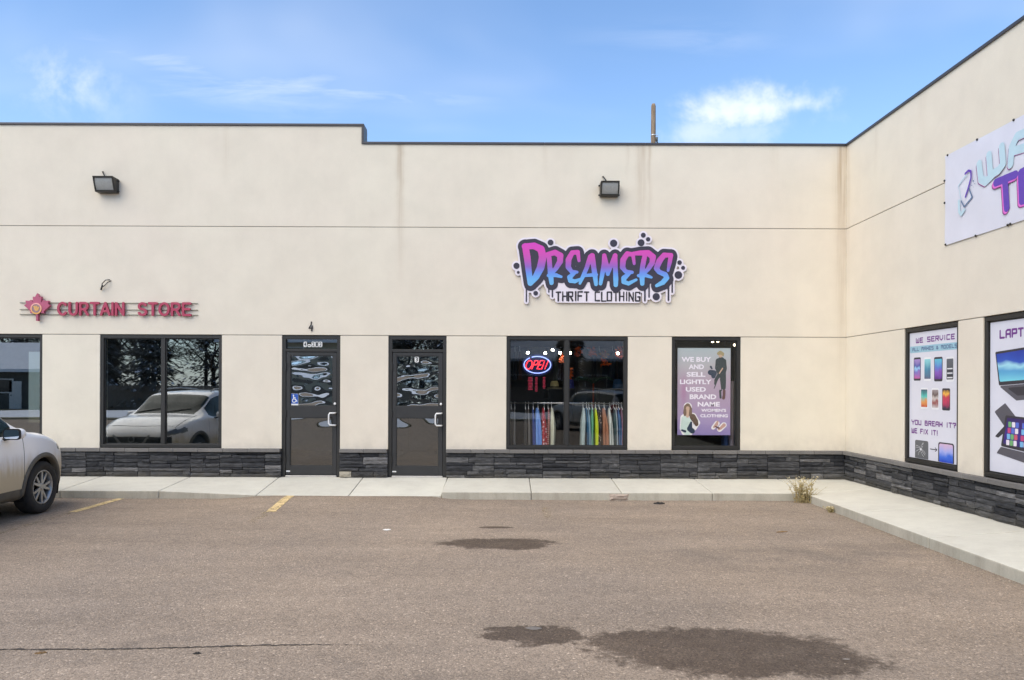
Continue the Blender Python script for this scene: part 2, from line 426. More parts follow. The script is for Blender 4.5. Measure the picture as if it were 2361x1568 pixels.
def stucco(name):
    m = pmat(name, (0.6, 0.57, 0.5), 0.92, spec=0.2); t = NT(m.node_tree); b = m.node_tree.nodes['Principled BSDF']
    g = t.nodes.new('ShaderNodeNewGeometry').outputs['Position']
    x, y, z = t.sep(g)
    base = t.mix(t.ramp(t.noise(g, 0.35, 5, 0.6), [(0.35, 0.0), (0.65, 1.0)]), (0.725, 0.652, 0.545), (0.735, 0.676, 0.558))
    blot = t.ramp(t.noise(g, 1.6, 4, 0.62), [(0.35, 0.955), (0.65, 1.02)])
    base = t.mix(1.0, base, blot, 'MULTIPLY')
    vst = t.ramp(t.noise(t.mapping(g, scale=(7.0, 7.0, 0.22)), 1.0, 5, 0.6), [(0.35, 0.994), (0.62, 1.002)])
    base = t.mix(1.0, base, vst, 'MULTIPLY')
    fine = t.ramp(t.noise(g, 90, 3, 0.6), [(0.3, 0.965), (0.7, 1.025)])
    base = t.mix(1.0, base, fine, 'MULTIPLY')
    # run-off stains that start at the parapet flashing and at laps in it
    tot = None
    nrm = t.sep(t.nodes.new('ShaderNodeNewGeometry').outputs['Normal']); on_main = t.math('ABSOLUTE', nrm[1]); on_wing = t.math('ABSOLUTE', nrm[0])
    wob = t.math('MULTIPLY', t.math('SUBTRACT', t.noise(t.mapping(g, scale=(0.4, 0.4, 1.3)), 2.0, 3), 0.5), 0.10)
    def streak(coord, at, wd, z0, amt):
        d = t.math('ADD', t.math('SUBTRACT', coord, at), wob)
        e = t.math('EXPONENT', t.math('MULTIPLY', t.math('MULTIPLY', d, d), -1.0 / (wd * wd)))
        fall = t.add('ShaderNodeMapRange', Value=z, From_Min=z0, From_Max=5.9, To_Min=0.0, To_Max=amt).outputs[0]
        return t.math('MULTIPLY', t.math('MULTIPLY', e, fall), on_main if coord is x else on_wing)
    for s in (streak(x, -1.88, 0.06, 3.4, 1.0), streak(x, 2.30, 0.08, 4.2, 0.85), streak(x, 2.44, 0.035, 4.4, 0.8), streak(x, 2.06, 0.03, 5.2, 0.3),
              streak(x, 5.77, 0.10, 1.6, 1.2), streak(x, -4.9, 0.05, 5.2, 0.25), streak(x, 0.62, 0.05, 5.3, 0.25), streak(x, 4.6, 0.08, 5.0, 0.2),
              streak(y, -1.0, 0.05, 5.0, 0.3), streak(y, -0.06, 0.05, 3.0, 0.35), streak(y, -2.3, 0.09, 5.0, 0.2)):
        tot = s if tot is None else t.math('MAXIMUM', tot, s)
    tot = t.math('MULTIPLY', tot, t.ramp(t.noise(t.mapping(g, scale=(30, 30, 0.8)), 1.0, 4, 0.6), [(0.3, 0.25), (0.65, 1.0)]))
    base = t.mix(t.math('MULTIPLY', tot, 0.68, clamp=True), base, (0.40, 0.30, 0.20))
    # faint splash dirt just above the stone ledge
    lo = t.add('ShaderNodeMapRange', Value=z, From_Min=1.15, From_Max=0.7, To_Min=0.0, To_Max=0.35).outputs[0]
    lo = t.math('MULTIPLY', lo, t.ramp(t.noise(g, 3.5, 6, 0.65), [(0.42, 0.0), (0.7, 1.0)]))
    base = t.mix(lo, base, (0.42, 0.38, 0.32))
    t.links.new(base, b.inputs['Base Color'])
    bp = t.add('ShaderNodeBump', Strength=0.22, Distance=0.006, Height=t.noise(g, 140, 2, 0.65))
    bp2 = t.add('ShaderNodeBump', Strength=0.12, Distance=0.03, Height=t.noise(g, 3.0, 2, 0.6), Normal=bp.outputs[0])
    t.links.new(bp2.outputs[0], b.inputs['Normal'])
    return m

def asphalt():
    m = pmat('asphalt', (0.14, 0.12, 0.1), 0.93, spec=0.25); t = NT(m.node_tree); b = m.node_tree.nodes['Principled BSDF']
    g = t.nodes.new('ShaderNodeNewGeometry').outputs['Position']
    x, y, z = t.sep(g)
    base = t.mix(t.ramp(t.noise(g, 0.32, 4, 0.62), [(0.36, 0.0), (0.66, 1.0)]), (0.322, 0.254, 0.192), (0.270, 0.219, 0.174))
    base = t.mix(1.0, base, t.ramp(t.noise(t.mapping(g, scale=(0.35, 1.6, 1)), 1.1, 4, 0.6), [(0.3, 0.86), (0.7, 1.09)]), 'MULTIPLY')
    base = t.mix(1.0, base, t.ramp(t.noise(g, 7.0, 3, 0.7), [(0.3, 0.92), (0.7, 1.08)]), 'MULTIPLY')
    v1 = t.add('ShaderNodeTexVoronoi', Scale=78.0, Vector=g)
    gr = t.ramp(v1.outputs['Color'], [(0.0, 0.54), (0.45, 1.0), (0.80, 1.10), (1.0, 2.2)])
    base = t.mix(0.85, base, t.mix(1.0, base, gr, 'MULTIPLY'))
    v2 = t.add('ShaderNodeTexVoronoi', Scale=150.0, Vector=g)
    base = t.mix(0.65, base, t.mix(1.0, base, t.ramp(v2.outputs['Color'], [(0.0, 0.62), (0.6, 1.05), (1.0, 1.55)]), 'MULTIPLY'))
    # old polished wheel track towards the right-hand kerb
    n5 = t.noise(g, 1.1, 5, 0.65)
    # damp patches left by dripping cars
    nz = t.noise(g, 2.6, 4, 0.68); nz2 = t.noise(g, 14.0, 4, 0.7)
    def patch(cx, cy, rx, ry, tilt, rag=1.3):
        ax = t.math('SUBTRACT', x, cx); ay = t.math('SUBTRACT', y, cy)
        u_ = t.math('DIVIDE', t.math('ADD', t.math('MULTIPLY', ax, math.cos(tilt)), t.math('MULTIPLY', ay, math.sin(tilt))), rx)
        v_ = t.math('DIVIDE', t.math('SUBTRACT', t.math('MULTIPLY', ay, math.cos(tilt)), t.math('MULTIPLY', ax, math.sin(tilt))), ry)
        d = t.math('SQRT', t.math('ADD', t.math('MULTIPLY', u_, u_), t.math('MULTIPLY', v_, v_)))
        d = t.math('ADD', d, t.math('MULTIPLY', t.math('SUBTRACT', nz, 0.5), rag)); d = t.math('ADD', d, t.math('MULTIPLY', t.math('SUBTRACT', nz2, 0.5), 0.55))
        return t.add('ShaderNodeMapRange', {'interpolation_type': 'SMOOTHSTEP'}, Value=d, From_Min=1.10, From_Max=0.84, To_Min=0.0, To_Max=1.0).outputs[0]
    P = [patch(-0.10, -4.37, 0.66, 0.30, 0.0), patch(0.20, -7.40, 0.33, 0.25, 0.1, 2.4), patch(1.50, -7.71, 0.92, 0.47, -0.12, 1.1), patch(-0.15, -3.42, 0.22, 0.07, 0, 1.3)]
    wet = P[0]
    for p in P[1:]: wet = t.math('MAXIMUM', wet, p)
    wet = t.math('MULTIPLY', wet, t.ramp(t.noise(g, 3.3, 4, 0.7), [(0.25, 0.82), (0.55, 1.0)]))
    base = t.mix(t.math('MULTIPLY', wet, 0.95), base, t.mix(1.0, base, (0.31, 0.285, 0.27), 'MULTIPLY'))
    trk = t.math('MULTIPLY', t.math('EXPONENT', t.math('MULTIPLY', t.math('POWER', t.math('SUBTRACT', y, -4.9), 2.0), -2.2)), t.add('ShaderNodeMapRange', Value=x, From_Min=0.8, From_Max=2.6, To_Min=0.0, To_Max=1.0).outputs[0])
    trk = t.math('MULTIPLY', trk, t.ramp(n5, [(0.40, 0.0), (0.62, 1.0)]))
    base = t.mix(t.math('MULTIPLY', trk, 0.45), base, (0.085, 0.078, 0.074))
    # silt and grime gathered in the gutter line of both kerbs, old oil drips in the stalls
    g1 = t.math('EXPONENT', t.math('MULTIPLY', t.math('ABSOLUTE', t.math('SUBTRACT', x, 4.68)), -7.0)); g2 = t.math('EXPONENT', t.math('MULTIPLY', t.math('ABSOLUTE', t.math('SUBTRACT', y, -1.156)), -12.0))
    gut = t.math('MULTIPLY', t.math('MAXIMUM', t.math('MULTIPLY', g1, 0.9), g2), t.ramp(nz2, [(0.38, 0.15), (0.62, 1.0)]))
    base = t.mix(t.math('MULTIPLY', gut, 0.6, clamp=True), base, (0.125, 0.098, 0.068))
    oil = t.ramp(t.noise(t.mapping(g, loc=(4.1, 7.3, 0)), 0.9, 4, 0.7), [(0.60, 0.0), (0.74, 0.38)])
    base = t.mix(oil, base, (0.13, 0.112, 0.096))
    t.links.new(base, b.inputs['Base Color'])
    t.links.new(t.math('SUBTRACT', 0.93, t.math('MULTIPLY', wet, 0.22)), b.inputs['Roughness'])
    hgt = t.math('ADD', t.math('MULTIPLY', v1.outputs['Distance'], -0.8), t.math('MULTIPLY', t.noise(g, 220, 1, 0.6), 0.6))
    bp = t.add('ShaderNodeBump', Strength=0.55, Distance=0.008, Height=hgt)
    t.links.new(bp.outputs[0], b.inputs['Normal'])
    return m

def concrete(name, c0, c1, var=0.08, dirt=0.0):
    m = pmat(name, c0, 0.9, spec=0.25); t = NT(m.node_tree); b = m.node_tree.nodes['Principled BSDF']
    g = t.nodes.new('ShaderNodeNewGeometry').outputs['Position']
    x, y, z = t.sep(g)
    oi = t.nodes.new('ShaderNodeObjectInfo').outputs['Random']
    base = t.mix(t.ramp(t.noise(g, 1.3, 7, 0.66), [(0.36, 0.0), (0.64, 1.0)]), c0, c1)
    base = t.mix(1.0, base, t.ramp(t.noise(g, 60, 5, 0.7), [(0.25, 1 - var), (0.75, 1 + var * 0.7)]), 'MULTIPLY')
    base = t.mix(1.0, base, t.ramp(t.noise(t.mapping(g, scale=(1.5, 30, 1)), 1.0, 3), [(0.3, 0.97), (0.7, 1.03)]), 'MULTIPLY')
    base = t.mix(1.0, base, t.ramp(oi, [(0.0, 0.95), (1.0, 1.04)]), 'MULTIPLY')
    if dirt:
        d = t.ramp(t.noise(t.mapping(g, scale=(3, 3, 0.6)), 1.6, 7, 0.7), [(0.45, 0.0), (0.72, dirt)])
        base = t.mix(d, base, (0.19, 0.16, 0.125))
    t.links.new(base, b.inputs['Base Color'])
    bp = t.add('ShaderNodeBump', Strength=0.18, Distance=0.006, Height=t.noise(g, 120, 2, 0.7))
    t.links.new(bp.outputs[0], b.inputs['Normal'])
    return m

def ledgestone():
    m = pmat('ledgestone', (0.05, 0.05, 0.052), 0.85, spec=0.3); t = NT(m.node_tree); b = m.node_tree.nodes['Principled BSDF']
    g = t.nodes.new('ShaderNodeNewGeometry').outputs['Position']; z = t.sep(g)[2]
    oi = t.nodes.new('ShaderNodeObjectInfo').outputs['Random']
    base = t.ramp(oi, [(0.0, (0.026, 0.027, 0.031)), (0.35, (0.045, 0.046, 0.050)), (0.7, (0.068, 0.068, 0.071)), (0.90, (0.100, 0.099, 0.100)), (1.0, (0.19, 0.185, 0.185))])
    n = t.noise(t.mapping(g, scale=(9, 9, 42)), 1.0, 6, 0.7)
    base = t.mix(1.0, base, t.ramp(n, [(0.28, 0.45), (0.55, 1.0), (0.75, 2.1)]), 'MULTIPLY')
    lo = t.add('ShaderNodeMapRange', Value=z, From_Min=0.34, From_Max=0.2, To_Min=0.0, To_Max=0.7).outputs[0]
    lo = t.math('MULTIPLY', lo, t.ramp(t.noise(g, 5, 6, 0.7), [(0.35, 0.1), (0.65, 1.0)]))
    base = t.mix(lo, base, (0.120, 0.108, 0.082))
    t.links.new(base, b.inputs['Base Color'])
    bp = t.add('ShaderNodeBump', Strength=0.9, Distance=0.012, Height=n)
    t.links.new(bp.outputs[0], b.inputs['Normal'])
    return m

def glass(name, refl, tint, wave=0.0, wscale=3.0):
    """coated shop glazing: part mirror, part tinted see-through"""
    m = bpy.data.materials.new(name); m.use_nodes = True; t = NT(m.node_tree); t.nodes.clear()
    tr = t.add('ShaderNodeBsdfTransparent', Color=tuple(tint) + (1,))
    gl = t.add('ShaderNodeBsdfGlossy', Color=(0.93, 0.97, 0.97, 1), Roughness=0.0)
    fc = t.add('ShaderNodeLayerWeight', Blend=0.5).outputs['Facing']      # Schlick, same from both sides
    fr = t.math('ADD', 0.04, t.math('MULTIPLY', t.math('POWER', fc, 5.0), 0.96))
    f = t.math('ADD', refl, fr, clamp=True)
    if wave:
        g = t.nodes.new('ShaderNodeNewGeometry').outputs['Position']
        h = t.math('ADD', t.noise(t.mapping(g, scale=(1.0, 1.0, 2.1)), wscale, 0, 0.4), t.math('MULTIPLY', t.noise(g, wscale * 2.2, 0, 0.4), 0.22))
        bp = t.add('ShaderNodeBump', Strength=1.0, Distance=wave, Height=h)
        t.links.new(bp.outputs[0], gl.inputs['Normal'])
    mx = t.add('ShaderNodeMixShader', _0=f); t.links.new(tr.outputs[0], mx.inputs[1]); t.links.new(gl.outputs[0], mx.inputs[2])
    o = t.nodes.new('ShaderNodeOutputMaterial'); t.links.new(mx.outputs[0], o.inputs[0])
    return m

M = {}
M['stucco'] = stucco('cream_stucco')
M['asphalt'] = asphalt()
M['slab'] = concrete('walk_concrete', (0.60, 0.585, 0.51), (0.54, 0.525, 0.46), 0.07, 0.12)
M['kerb'] = concrete('kerb_dirt_and_shade', (0.50, 0.465, 0.385), (0.42, 0.40, 0.33), 0.12, 0.4)  # upright face darker: dirt and its shading both held in this colour
M['ledge'] = concrete('ledge_concrete', (0.20, 0.19, 0.18), (0.15, 0.143, 0.137), 0.2)
M['pale_block'] = concrete('pale_block', (0.40, 0.36, 0.28), (0.34, 0.31, 0.25), 0.15)
M['stone'] = ledgestone()
M['mortar'] = worn('dark_backing', (0.022, 0.022, 0.022), 0.95)
M['flash'] = worn('dark_flashing', srgb(62, 60, 64), 0.45, 0.0, 0.1, 3.0)
M['bronze'] = worn('dark_bronze_aluminium', (0.021, 0.020, 0.018), 0.5, 0.0, 0.15, 6.0)
M['doorleaf'] = worn('charcoal_door_paint', (0.026, 0.026, 0.026), 0.5, 0.0, 0.15, 5.0)
M['groove'] = worn('joint_shadow_bead', (0.30, 0.28, 0.25), 0.9)
M['alu'] = worn('brushed_aluminium', (0.62, 0.60, 0.57), 0.35, 0.8, 0.12, 40.0)
M['white_metal'] = worn('pale_handle', (0.80, 0.80, 0.79), 0.3, 0.1, 0.05)
M['black'] = worn('black_plastic', (0.012, 0.012, 0.012), 0.5)
M['roof'] = worn('roof_membrane', (0.2, 0.2, 0.2), 0.9)
M['glass_left'] = glass('mirror_tint_glass', 0.25, (0.62, 0.67, 0.66))
M['glass_shop'] = glass('clear_shop_glass', 0.05, (0.97, 0.98, 0.98))
M['glass_poster'] = glass('clear_poster_glass', 0.0, (0.99, 0.99, 0.99))
M['glass_door'] = glass('wavy_door_glass', 0.40, (0.42, 0.44, 0.44), 0.011, 3.4)
M['glass_door_low'] = glass('wavy_lower_glass', 0.20, (0.25, 0.25, 0.22), 0.004, 2.2)
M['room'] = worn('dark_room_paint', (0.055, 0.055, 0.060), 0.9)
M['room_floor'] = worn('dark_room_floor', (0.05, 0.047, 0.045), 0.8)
M['snow'] = worn('snow', (0.74, 0.77, 0.82), 0.9, 0, 0.06, 1.5, 0.3, 12)
M['lawn'] = worn('winter_lawn', (0.13, 0.115, 0.06), 0.95, 0, 0.4, 2.0)

# ================================================================== the setting
WALK_Y, WALK_X = -1.156, 4.68
Z_WALL, Z_FRONT = 0.205, 0.120
def sstep(a, b, x):
    t = min(max((x - a) / (b - a), 0.0), 1.0); return t * t * (3 - 2 * t)
def ground_z(x, y):     # the lot swells up to meet the walk in front of the two doors
    m = sstep(-4.5, -3.7, x) * (1 - sstep(-1.30, -0.75, x)) * sstep(-3.0, -1.2, y) * (1 - sstep(-1.0, -0.8, y))
    return 0.052 * m + 0.0025 * math.sin(x * 1.7 + y) * math.sin(y * 1.3)
xs = [-420, -160, -80, -45, -28, -20, -15] + [-12 + 0.3 * i for i in range(62)] + [7.5, 10, 15, 25, 45, 90, 180, 420]
ys = [-420, -180, -90, -60, -45, -34, -26, -20, -16] + [-13.4 + 0.35 * i for i in range(32)] + [-2.2 + 0.12 * i for i in range(13)] + [0.2, 3, 9, 15, 25, 60, 150, 420]
mb = MB(); mb.grid([[(x, y, ground_z(x, y)) for y in ys] for x in xs])
lot = struct(mb.build('parking_lot', M['asphalt'], smooth=True))
lot['label'] = 'worn brown-grey asphalt parking lot'

# crack across the near asphalt, and drifted grit along the kerbs
M['crack'] = worn('crack_dark', (0.055, 0.046, 0.038), 0.95)
rng = random.Random(3); top, bot = [], []
n = 130
for i in range(n + 1):
    t_ = i / n; x = -4.3 + t_ * 3.35
    y = -7.83 + 0.20 * t_ ** 0.7 + 0.018 * math.sin(t_ * 9) + rng.uniform(-0.008, 0.008)
    wd = (0.004 + 0.012 * rng.random()) * (1 - 0.8 * sstep(0.75, 1.0, t_))
    top.append((x, y + wd, ground_z(x, y) + 0.004)); bot.append((x, y - wd * 0.7, ground_z(x, y) + 0.004))
mb = MB(); mb.grid([[a, b] for a, b in zip(bot, top)]); mb.build('crack', M['crack'], lot)

# yellow stall lines, worn away in places
def paint(name, colr, cover):
    m = pmat(name, colr, 0.85); t = NT(m.node_tree); b = m.node_tree.nodes['Principled BSDF']
    g = t.nodes.new('ShaderNodeNewGeometry').outputs['Position']
    wear = t.ramp(t.noise(g, 9.0, 8, 0.75), [(cover - 0.1, 1.0), (cover + 0.08, 0.0)])
    sp = t.ramp(t.add('ShaderNodeTexVoronoi', Scale=70.0, Vector=g).outputs['Color'], [(0.2, 0.75), (0.8, 1.1)])
    t.links.new(t.mix(1.0, colr, sp, 'MULTIPLY'), b.inputs['Base Color'])
    tr = t.nodes.new('ShaderNodeBsdfTransparent'); mx = t.add('ShaderNodeMixShader', _0=wear)
    t.links.new(tr.outputs[0], mx.inputs[1]); t.links.new(b.outputs[0], mx.inputs[2])
    t.links.new(mx.outputs[0], t.nodes['Material Output'].inputs[0])
    return m
M['yellow'] = paint('yellow_line_paint', (0.72, 0.54, 0.27), 0.60)
M['yellow_faint'] = paint('faded_line_paint', (0.44, 0.34, 0.19), 0.43)
for (x0, x1, y0, y1, k) in ((-3.47, -3.34, -1.19, -2.42, 'yellow'), (-6.13, -6.01, -1.19, -2.45, 'yellow'), (-3.40, -3.27, -2.42, -3.2, 'yellow_faint'),
                            (-6.12, -6.02, -2.45, -6.5, 'yellow_faint'), (0.50, 0.62, -1.9, -3.0, 'yellow_faint')):
    pts = []
    for i in range(9):
        y = y0 + (y1 - y0) * i / 8; j = rng.uniform(-0.006, 0.006); sh = 0.09 * i / 8 if x0 > -5 and k == 'yellow' else 0
        pts.append([(x0 + j + sh, y, ground_z(x0, y) + 0.005), (x1 + j + sh, y, ground_z(x1, y) + 0.005)])
    mb = MB(); mb.grid(pts); o = mb.build('stall_line', M[k], lot)

# raised concrete walk: sloping slabs with a kerb face, one object per slab
walk = empty('pavement', (0, -0.6, 0)); walk['kind'] = 'structure'; walk['label'] = 'pale concrete walk with kerb along the shops'
def slab(p4, zb=-0.05, kerb_faces=(2,)):
    (x0, y0, a), (x1, y1, b), (x2, y2, c), (x3, y3, d) = p4     # counter-clockwise from the front left
    v = [(x0, y0, zb), (x1, y1, zb), (x2, y2, zb), (x3, y3, zb), (x0, y0, a), (x1, y1, b), (x2, y2, c), (x3, y3, d)]
    mb = MB()
    for i, f in enumerate([(0, 3, 2, 1), (4, 5, 6, 7), (0, 1, 5, 4), (1, 2, 6, 5), (2, 3, 7, 6), (3, 0, 4, 7)]):
        mb.f.append(f); mb.m.append(1 if i in kerb_faces else 0)
    mb.v = v
    return mb.build('slab', [M['slab'], M['kerb']], walk, bevel=0.012)
J = [-14.0, -12.6, -11.2, -9.95, -8.5, -7.04, -5.49, -3.955, -2.50, -1.04, 0.376, 1.80, 3.23, WALK_X]
FZ = {-3.955: 0.060, -2.50: 0.056}
G = 0.0045
for a, b in zip(J[:-1], J[1:]):
    za = FZ.get(a, Z_FRONT); zb_ = FZ.get(b, 0.062 if b == -1.04 else Z_FRONT)
    slab([(a + G, WALK_Y, za), (b - G, WALK_Y, zb_), (b - G, 0.02, Z_WALL), (a + G, 0.02, Z_WALL)])
slab([(WALK_X + G, WALK_Y + G, Z_FRONT), (WING_X, WALK_Y + G, Z_WALL), (WING_X, 0.02, Z_WALL), (WALK_X + G, 0.02, Z_WALL)], kerb_faces=())
YJ = [WALK_Y, -2.85, -4.52, -6.19, -7.86, -9.53, -11.2, -12.87, -14.5]
for a, b in zip(YJ[:-1], YJ[1:]):
    slab([(WALK_X, b + G, Z_FRONT), (WING_X, b + G, Z_WALL), (WING_X, a - G, Z_WALL), (WALK_X, a - G, Z_FRONT)], kerb_faces=(5, 2))
# rough mortar repair on the kerb face under a joint
mb = MB(); rng = random.Random(9)
P = []
for i in range(7):
    r_ = []
    for j in range(5):
        e = 0 if (i in (0, 6) or j in (0, 4)) else 1
        r_.append((1.60 + i * 0.05 + rng.uniform(-.012, .012), WALK_Y - 0.002 - e * (0.010 + rng.random() * 0.014), 0.004 + j * 0.024 + rng.uniform(-.006, .006)))
    P.append(r_)
mb.grid(P); mb.build('kerb_patch', concrete('patch_mortar', (0.42, 0.34, 0.28), (0.36, 0.30, 0.25), 0.2), walk)

# ================================================================== the building
H_HEAD, H_J1, H_SILL = 2.660, 4.540, 0.690
TOP_R, TOP_L, X_STEP = 5.985, 6.295, WX(836, 300)
T = 0.25
bld = empty('shop_building', (0, 0.1, 0.2), 'L-shaped single-storey strip mall in cream stucco with charcoal stone base', 'building')
W1 = (-10.18, -8.07); W2 = (WX(230), WX(511)); D1 = (WX(649.5), WX(784)); D2 = (WX(894.7), WX(1028.8))
W3 = (WX(1167), WX(1447)); W4 = (WX(1548), WX(1707))
R1 = (wing_u(2083), wing_u(2207.5)); R2 = (wing_u(2264.5), wing_u(2264.5) + 2.12)
MAIN_L = -14.0; WING_END = 15.0
g = 0.006
def panel(wall, u0, u1, z0, z1):
    mb = MB(); wall.box(mb, u0, u1, z0, z1, 0.0, -T)
    return mb.build('wall_panel', M['stucco'], bld, bevel=0.004)
def lower(wall, start, end, opens):
    u = start
    for a, b, door in opens + [(end, end, False)]:
        if a - u > 0.01:
            panel(wall, u, a, H_SILL, H_HEAD - g)
            mb = MB(); wall.box(mb, u, a, H_HEAD - g, H_HEAD + g, -0.012, -T); mb.build('joint_bead', M['groove'], bld)
        u = b
    # wall below the ledge, behind the stone
    u = start
    for a, b in [(a, b) for a, b, d in opens if d] + [(end, end)]:
        if a - u > 0.01:
            mb = MB(); wall.box(mb, u, a, 0.0, H_SILL - 0.002, -0.002, -T); mb.build('footing_wall', M['mortar'], bld)
        u = b
MO = [(W1[0], W1[1], False), (W2[0], W2[1], False), (D1[0], D1[1], True), (D2[0], D2[1], True), (W3[0], W3[1], False), (W4[0], W4[1], False)]
RO = [(R1[0], R1[1], False), (R2[0], R2[1], False)]
lower(MAIN, MAIN_L, WING_X, MO)
lower(WING, -T, WING_END, RO)
for wall, u0, u1, top in ((MAIN, MAIN_L, WING_X, None), (WING, -T, WING_END, TOP_R)):
    panel(wall, u0, u1, H_HEAD + g, H_J1 - g)
    mb = MB(); wall.box(mb, u0, u1, H_J1 - g, H_J1 + g, -0.012, -T); mb.build('joint_bead', M['groove'], bld)
panel(WING, -T, WING_END, H_J1 + g, TOP_R)
# main upper band with the step in the parapet: one panel
mb = MB()
out = [(MAIN_L, H_J1 + g), (WING_X, H_J1 + g), (WING_X, TOP_R), (X_STEP, TOP_R), (X_STEP, TOP_L), (MAIN_L, TOP_L)]
fr = [(x, 0.0, z) for x, z in out]; bk = [(x, T, z) for x, z in out]
mb.add(fr + bk, [(0, 1, 2, 3), (0, 3, 4, 5)] + [(9, 8, 7, 6), (11, 10, 9, 6)] + [(i, i + 6, (i + 1) % 6 + 6, (i + 1) % 6) for i in range(6)])
mb.build('wall_panel', M['stucco'], bld, bevel=0.004)
# flashing along the parapet
mb = MB(); mb.box(MAIN_L, X_STEP + 0.022, -0.022, T + 0.03, TOP_L - 0.012, TOP_L + 0.030); mb.build('parapet_cap', M['flash'], bld, bevel=0.006)
mb = MB(); mb.box(X_STEP - 0.018, X_STEP + 0.024, -0.0225, T + 0.03, TOP_R - 0.010, TOP_L - 0.0125); mb.build('parapet_cap', M['flash'], bld, bevel=0.004)
cuts = [X_STEP + 0.025, 0.62, 2.36, WING_X - 0.024]
for a, b in zip(cuts[:-1], cuts[1:]):
    mb = MB(); mb.box(a, b - 0.002, -0.022, T + 0.03, TOP_R - 0.012, TOP_R + 0.030); mb.build('parapet_cap', M['flash'], bld, bevel=0.006)
wc = [-T - 0.03, 1.02, 4.05, 7.1, 10.1, WING_END]
for a, b in zip(wc[:-1], wc[1:]):
    mb = MB(); WING.box(mb, a, b - 0.002, TOP_R - 0.011, TOP_R + 0.032, 0.0235, -T - 0.03); mb.build('parapet_cap', M['flash'], bld, bevel=0.006)
# rear walls and flat roof
mb = MB(); mb.box(MAIN_L, 16.0, 12.75, 13.0, 0, 5.9); mb.box(MAIN_L, MAIN_L + T, T + .002, 12.748, 0, 5.9); mb.box(15.75, 16.0, -WING_END, 12.748, 0, 5.9)
mb.box(WING_X + T + .002, 15.748, -WING_END, -WING_END + T, 0, 5.9); mb.build('rear_wall', M['stucco'], bld)
mb = MB(); mb.box(MAIN_L + T, 15.75, T + .03, 12.75, 5.45, 5.6); mb.box(WING_X + T + .03, 15.75, -WING_END + T, T + .028, 5.45, 5.6); mb.build('roof', M['roof'], bld)

# ---- ledge stones and ledgestone veneer
def unit_stone(seed):
    r_ = random.Random(seed); nu, nz = 5, 3; P = []
    for i in range(nu):
        row = []
        for j in range(nz):
            e = (i in (0, nu - 1)) + (j in (0, nz - 1))
            u_ = i / (nu - 1) + (0 if i in (0, nu - 1) else r_.uniform(-.08, .08)); z_ = j / (nz - 1) + (0 if j in (0, nz - 1) else r_.uniform(-.18, .18))
            if i in (0, nu - 1): u_ += (0.012 if i == 0 else -0.012) * r_.random()
            if j in (0, nz - 1): z_ += (0.06 if j == 0 else -0.06) * r_.random()
            row.append((u_, -(1.0 - 0.22 * (e > 0) - 0.12 * (e > 1) + r_.uniform(-.16, .10)), z_))
        P.append(row)
    mb = MB(); mb.grid(P); n0 = len(mb.v)
    ring = [i * nz for i in range(nu)] + [(nu - 1) * nz + j for j in range(1, nz)] + [i * nz + nz - 1 for i in range(nu - 2, -1, -1)] + [j for j in range(nz - 2, 0, -1)]
    mb.v += [(mb.v[i][0], 0.0, mb.v[i][2]) for i in ring]
    k = len(ring)
    for q in range(k):
        mb.f.append((ring[(q + 1) % k], ring[q], n0 + q, n0 + (q + 1) % k)); mb.m.append(0)
    me = mb.mesh('stone'); me.materials.append(M['stone']); return me
UST = [unit_stone(s) for s in range(16)]
ROWS = [0.205, 0.272, 0.346, 0.414, 0.490, 0.560, 0.634]
def veneer(wall, a, b, keep, seed, pale=None):
    """keep(u0,u1) says whether a stone here shows in the photograph"""
    r_ = random.Random(seed); extra = MB()
    # interlocking panels, each with its own course heights
    pans = [a]
    while b - pans[-1] > 1.05: pans.append(pans[-1] + r_.uniform(0.48, 0.86))
    pans.append(b)
    cells = []
    for k in range(len(pans) - 1):
        hs = [r_.uniform(0.6, 1.5) for _ in range(r_.choice((6, 6, 7)))]; zz = 0.205
        if pale: hs[0] = 1.9
        for q, h_ in enumerate(hs):
            zn = zz + h_ * (0.634 - 0.205) / sum(hs); cells.append((q, zz, zn, pans[k] + (0 if k == 0 else r_.uniform(-.05, .05)), k)); zz = zn
    ends = {}
    for q, z0, z1, st, k in cells:
        en = b if k == len(pans) - 2 else pans[k + 1]
        u = pans[k]
        while u < en - 0.02:
            wd = r_.choice((0.20, 0.30, 0.40, 0.48, 0.36, 0.56)) * r_.uniform(0.85, 1.15)
            e = u + wd
            if en - e < 0.13: e = en
            if q == 0 and pale and u < pale[0] < e: e = pale[0]
            if q == 0 and pale and abs(u - pale[0]) < 1e-6: e = pale[1]
            dp = r_.uniform(0.030, 0.062); zj = r_.uniform(-.004, .004)
            is_pale = q == 0 and pale and abs(u - pale[0]) < 1e-6
            if keep(u, e):
                o = bpy.data.objects.new('stone', UST[r_.randrange(16)]); col.objects.link(o)
                o.location = wall.P(u + 0.002, z0 + 0.0015 + (zj if q else 0), 0.001); o.scale = (e - u - 0.004, dp, z1 - z0 - 0.003)
                if wall.wing: o.rotation_euler = (0, 0, R(-90))
                attach(o, bld)
                if is_pale:
                    me = o.data.copy(); me.materials.clear(); me.materials.append(M['pale_block']); o.data = me
                    o['label'] = 'pale tan bare block in the dark stone'
            else:
                p0, p1 = wall.P(u + 0.002, z0 + 0.002, 0.001), wall.P(e - 0.002, z1 - 0.002, dp)
                extra.box(p0.x, p1.x, p0.y, p1.y, p0.z, p1.z)
            u = e
    return extra
vis = lambda u0, u1: u1 > -8.0
exs = [veneer(MAIN, MAIN_L, D1[0], vis, 21), veneer(MAIN, D1[1], D2[0], vis, 22, (D1[1], D1[1] + 0.205)), veneer(MAIN, D2[1], WING_X - 0.03, vis, 23)]
exs.append(veneer(WING, 0.03, WING_END, lambda u0, u1: u0 < 4.5, 24))
ex = MB()
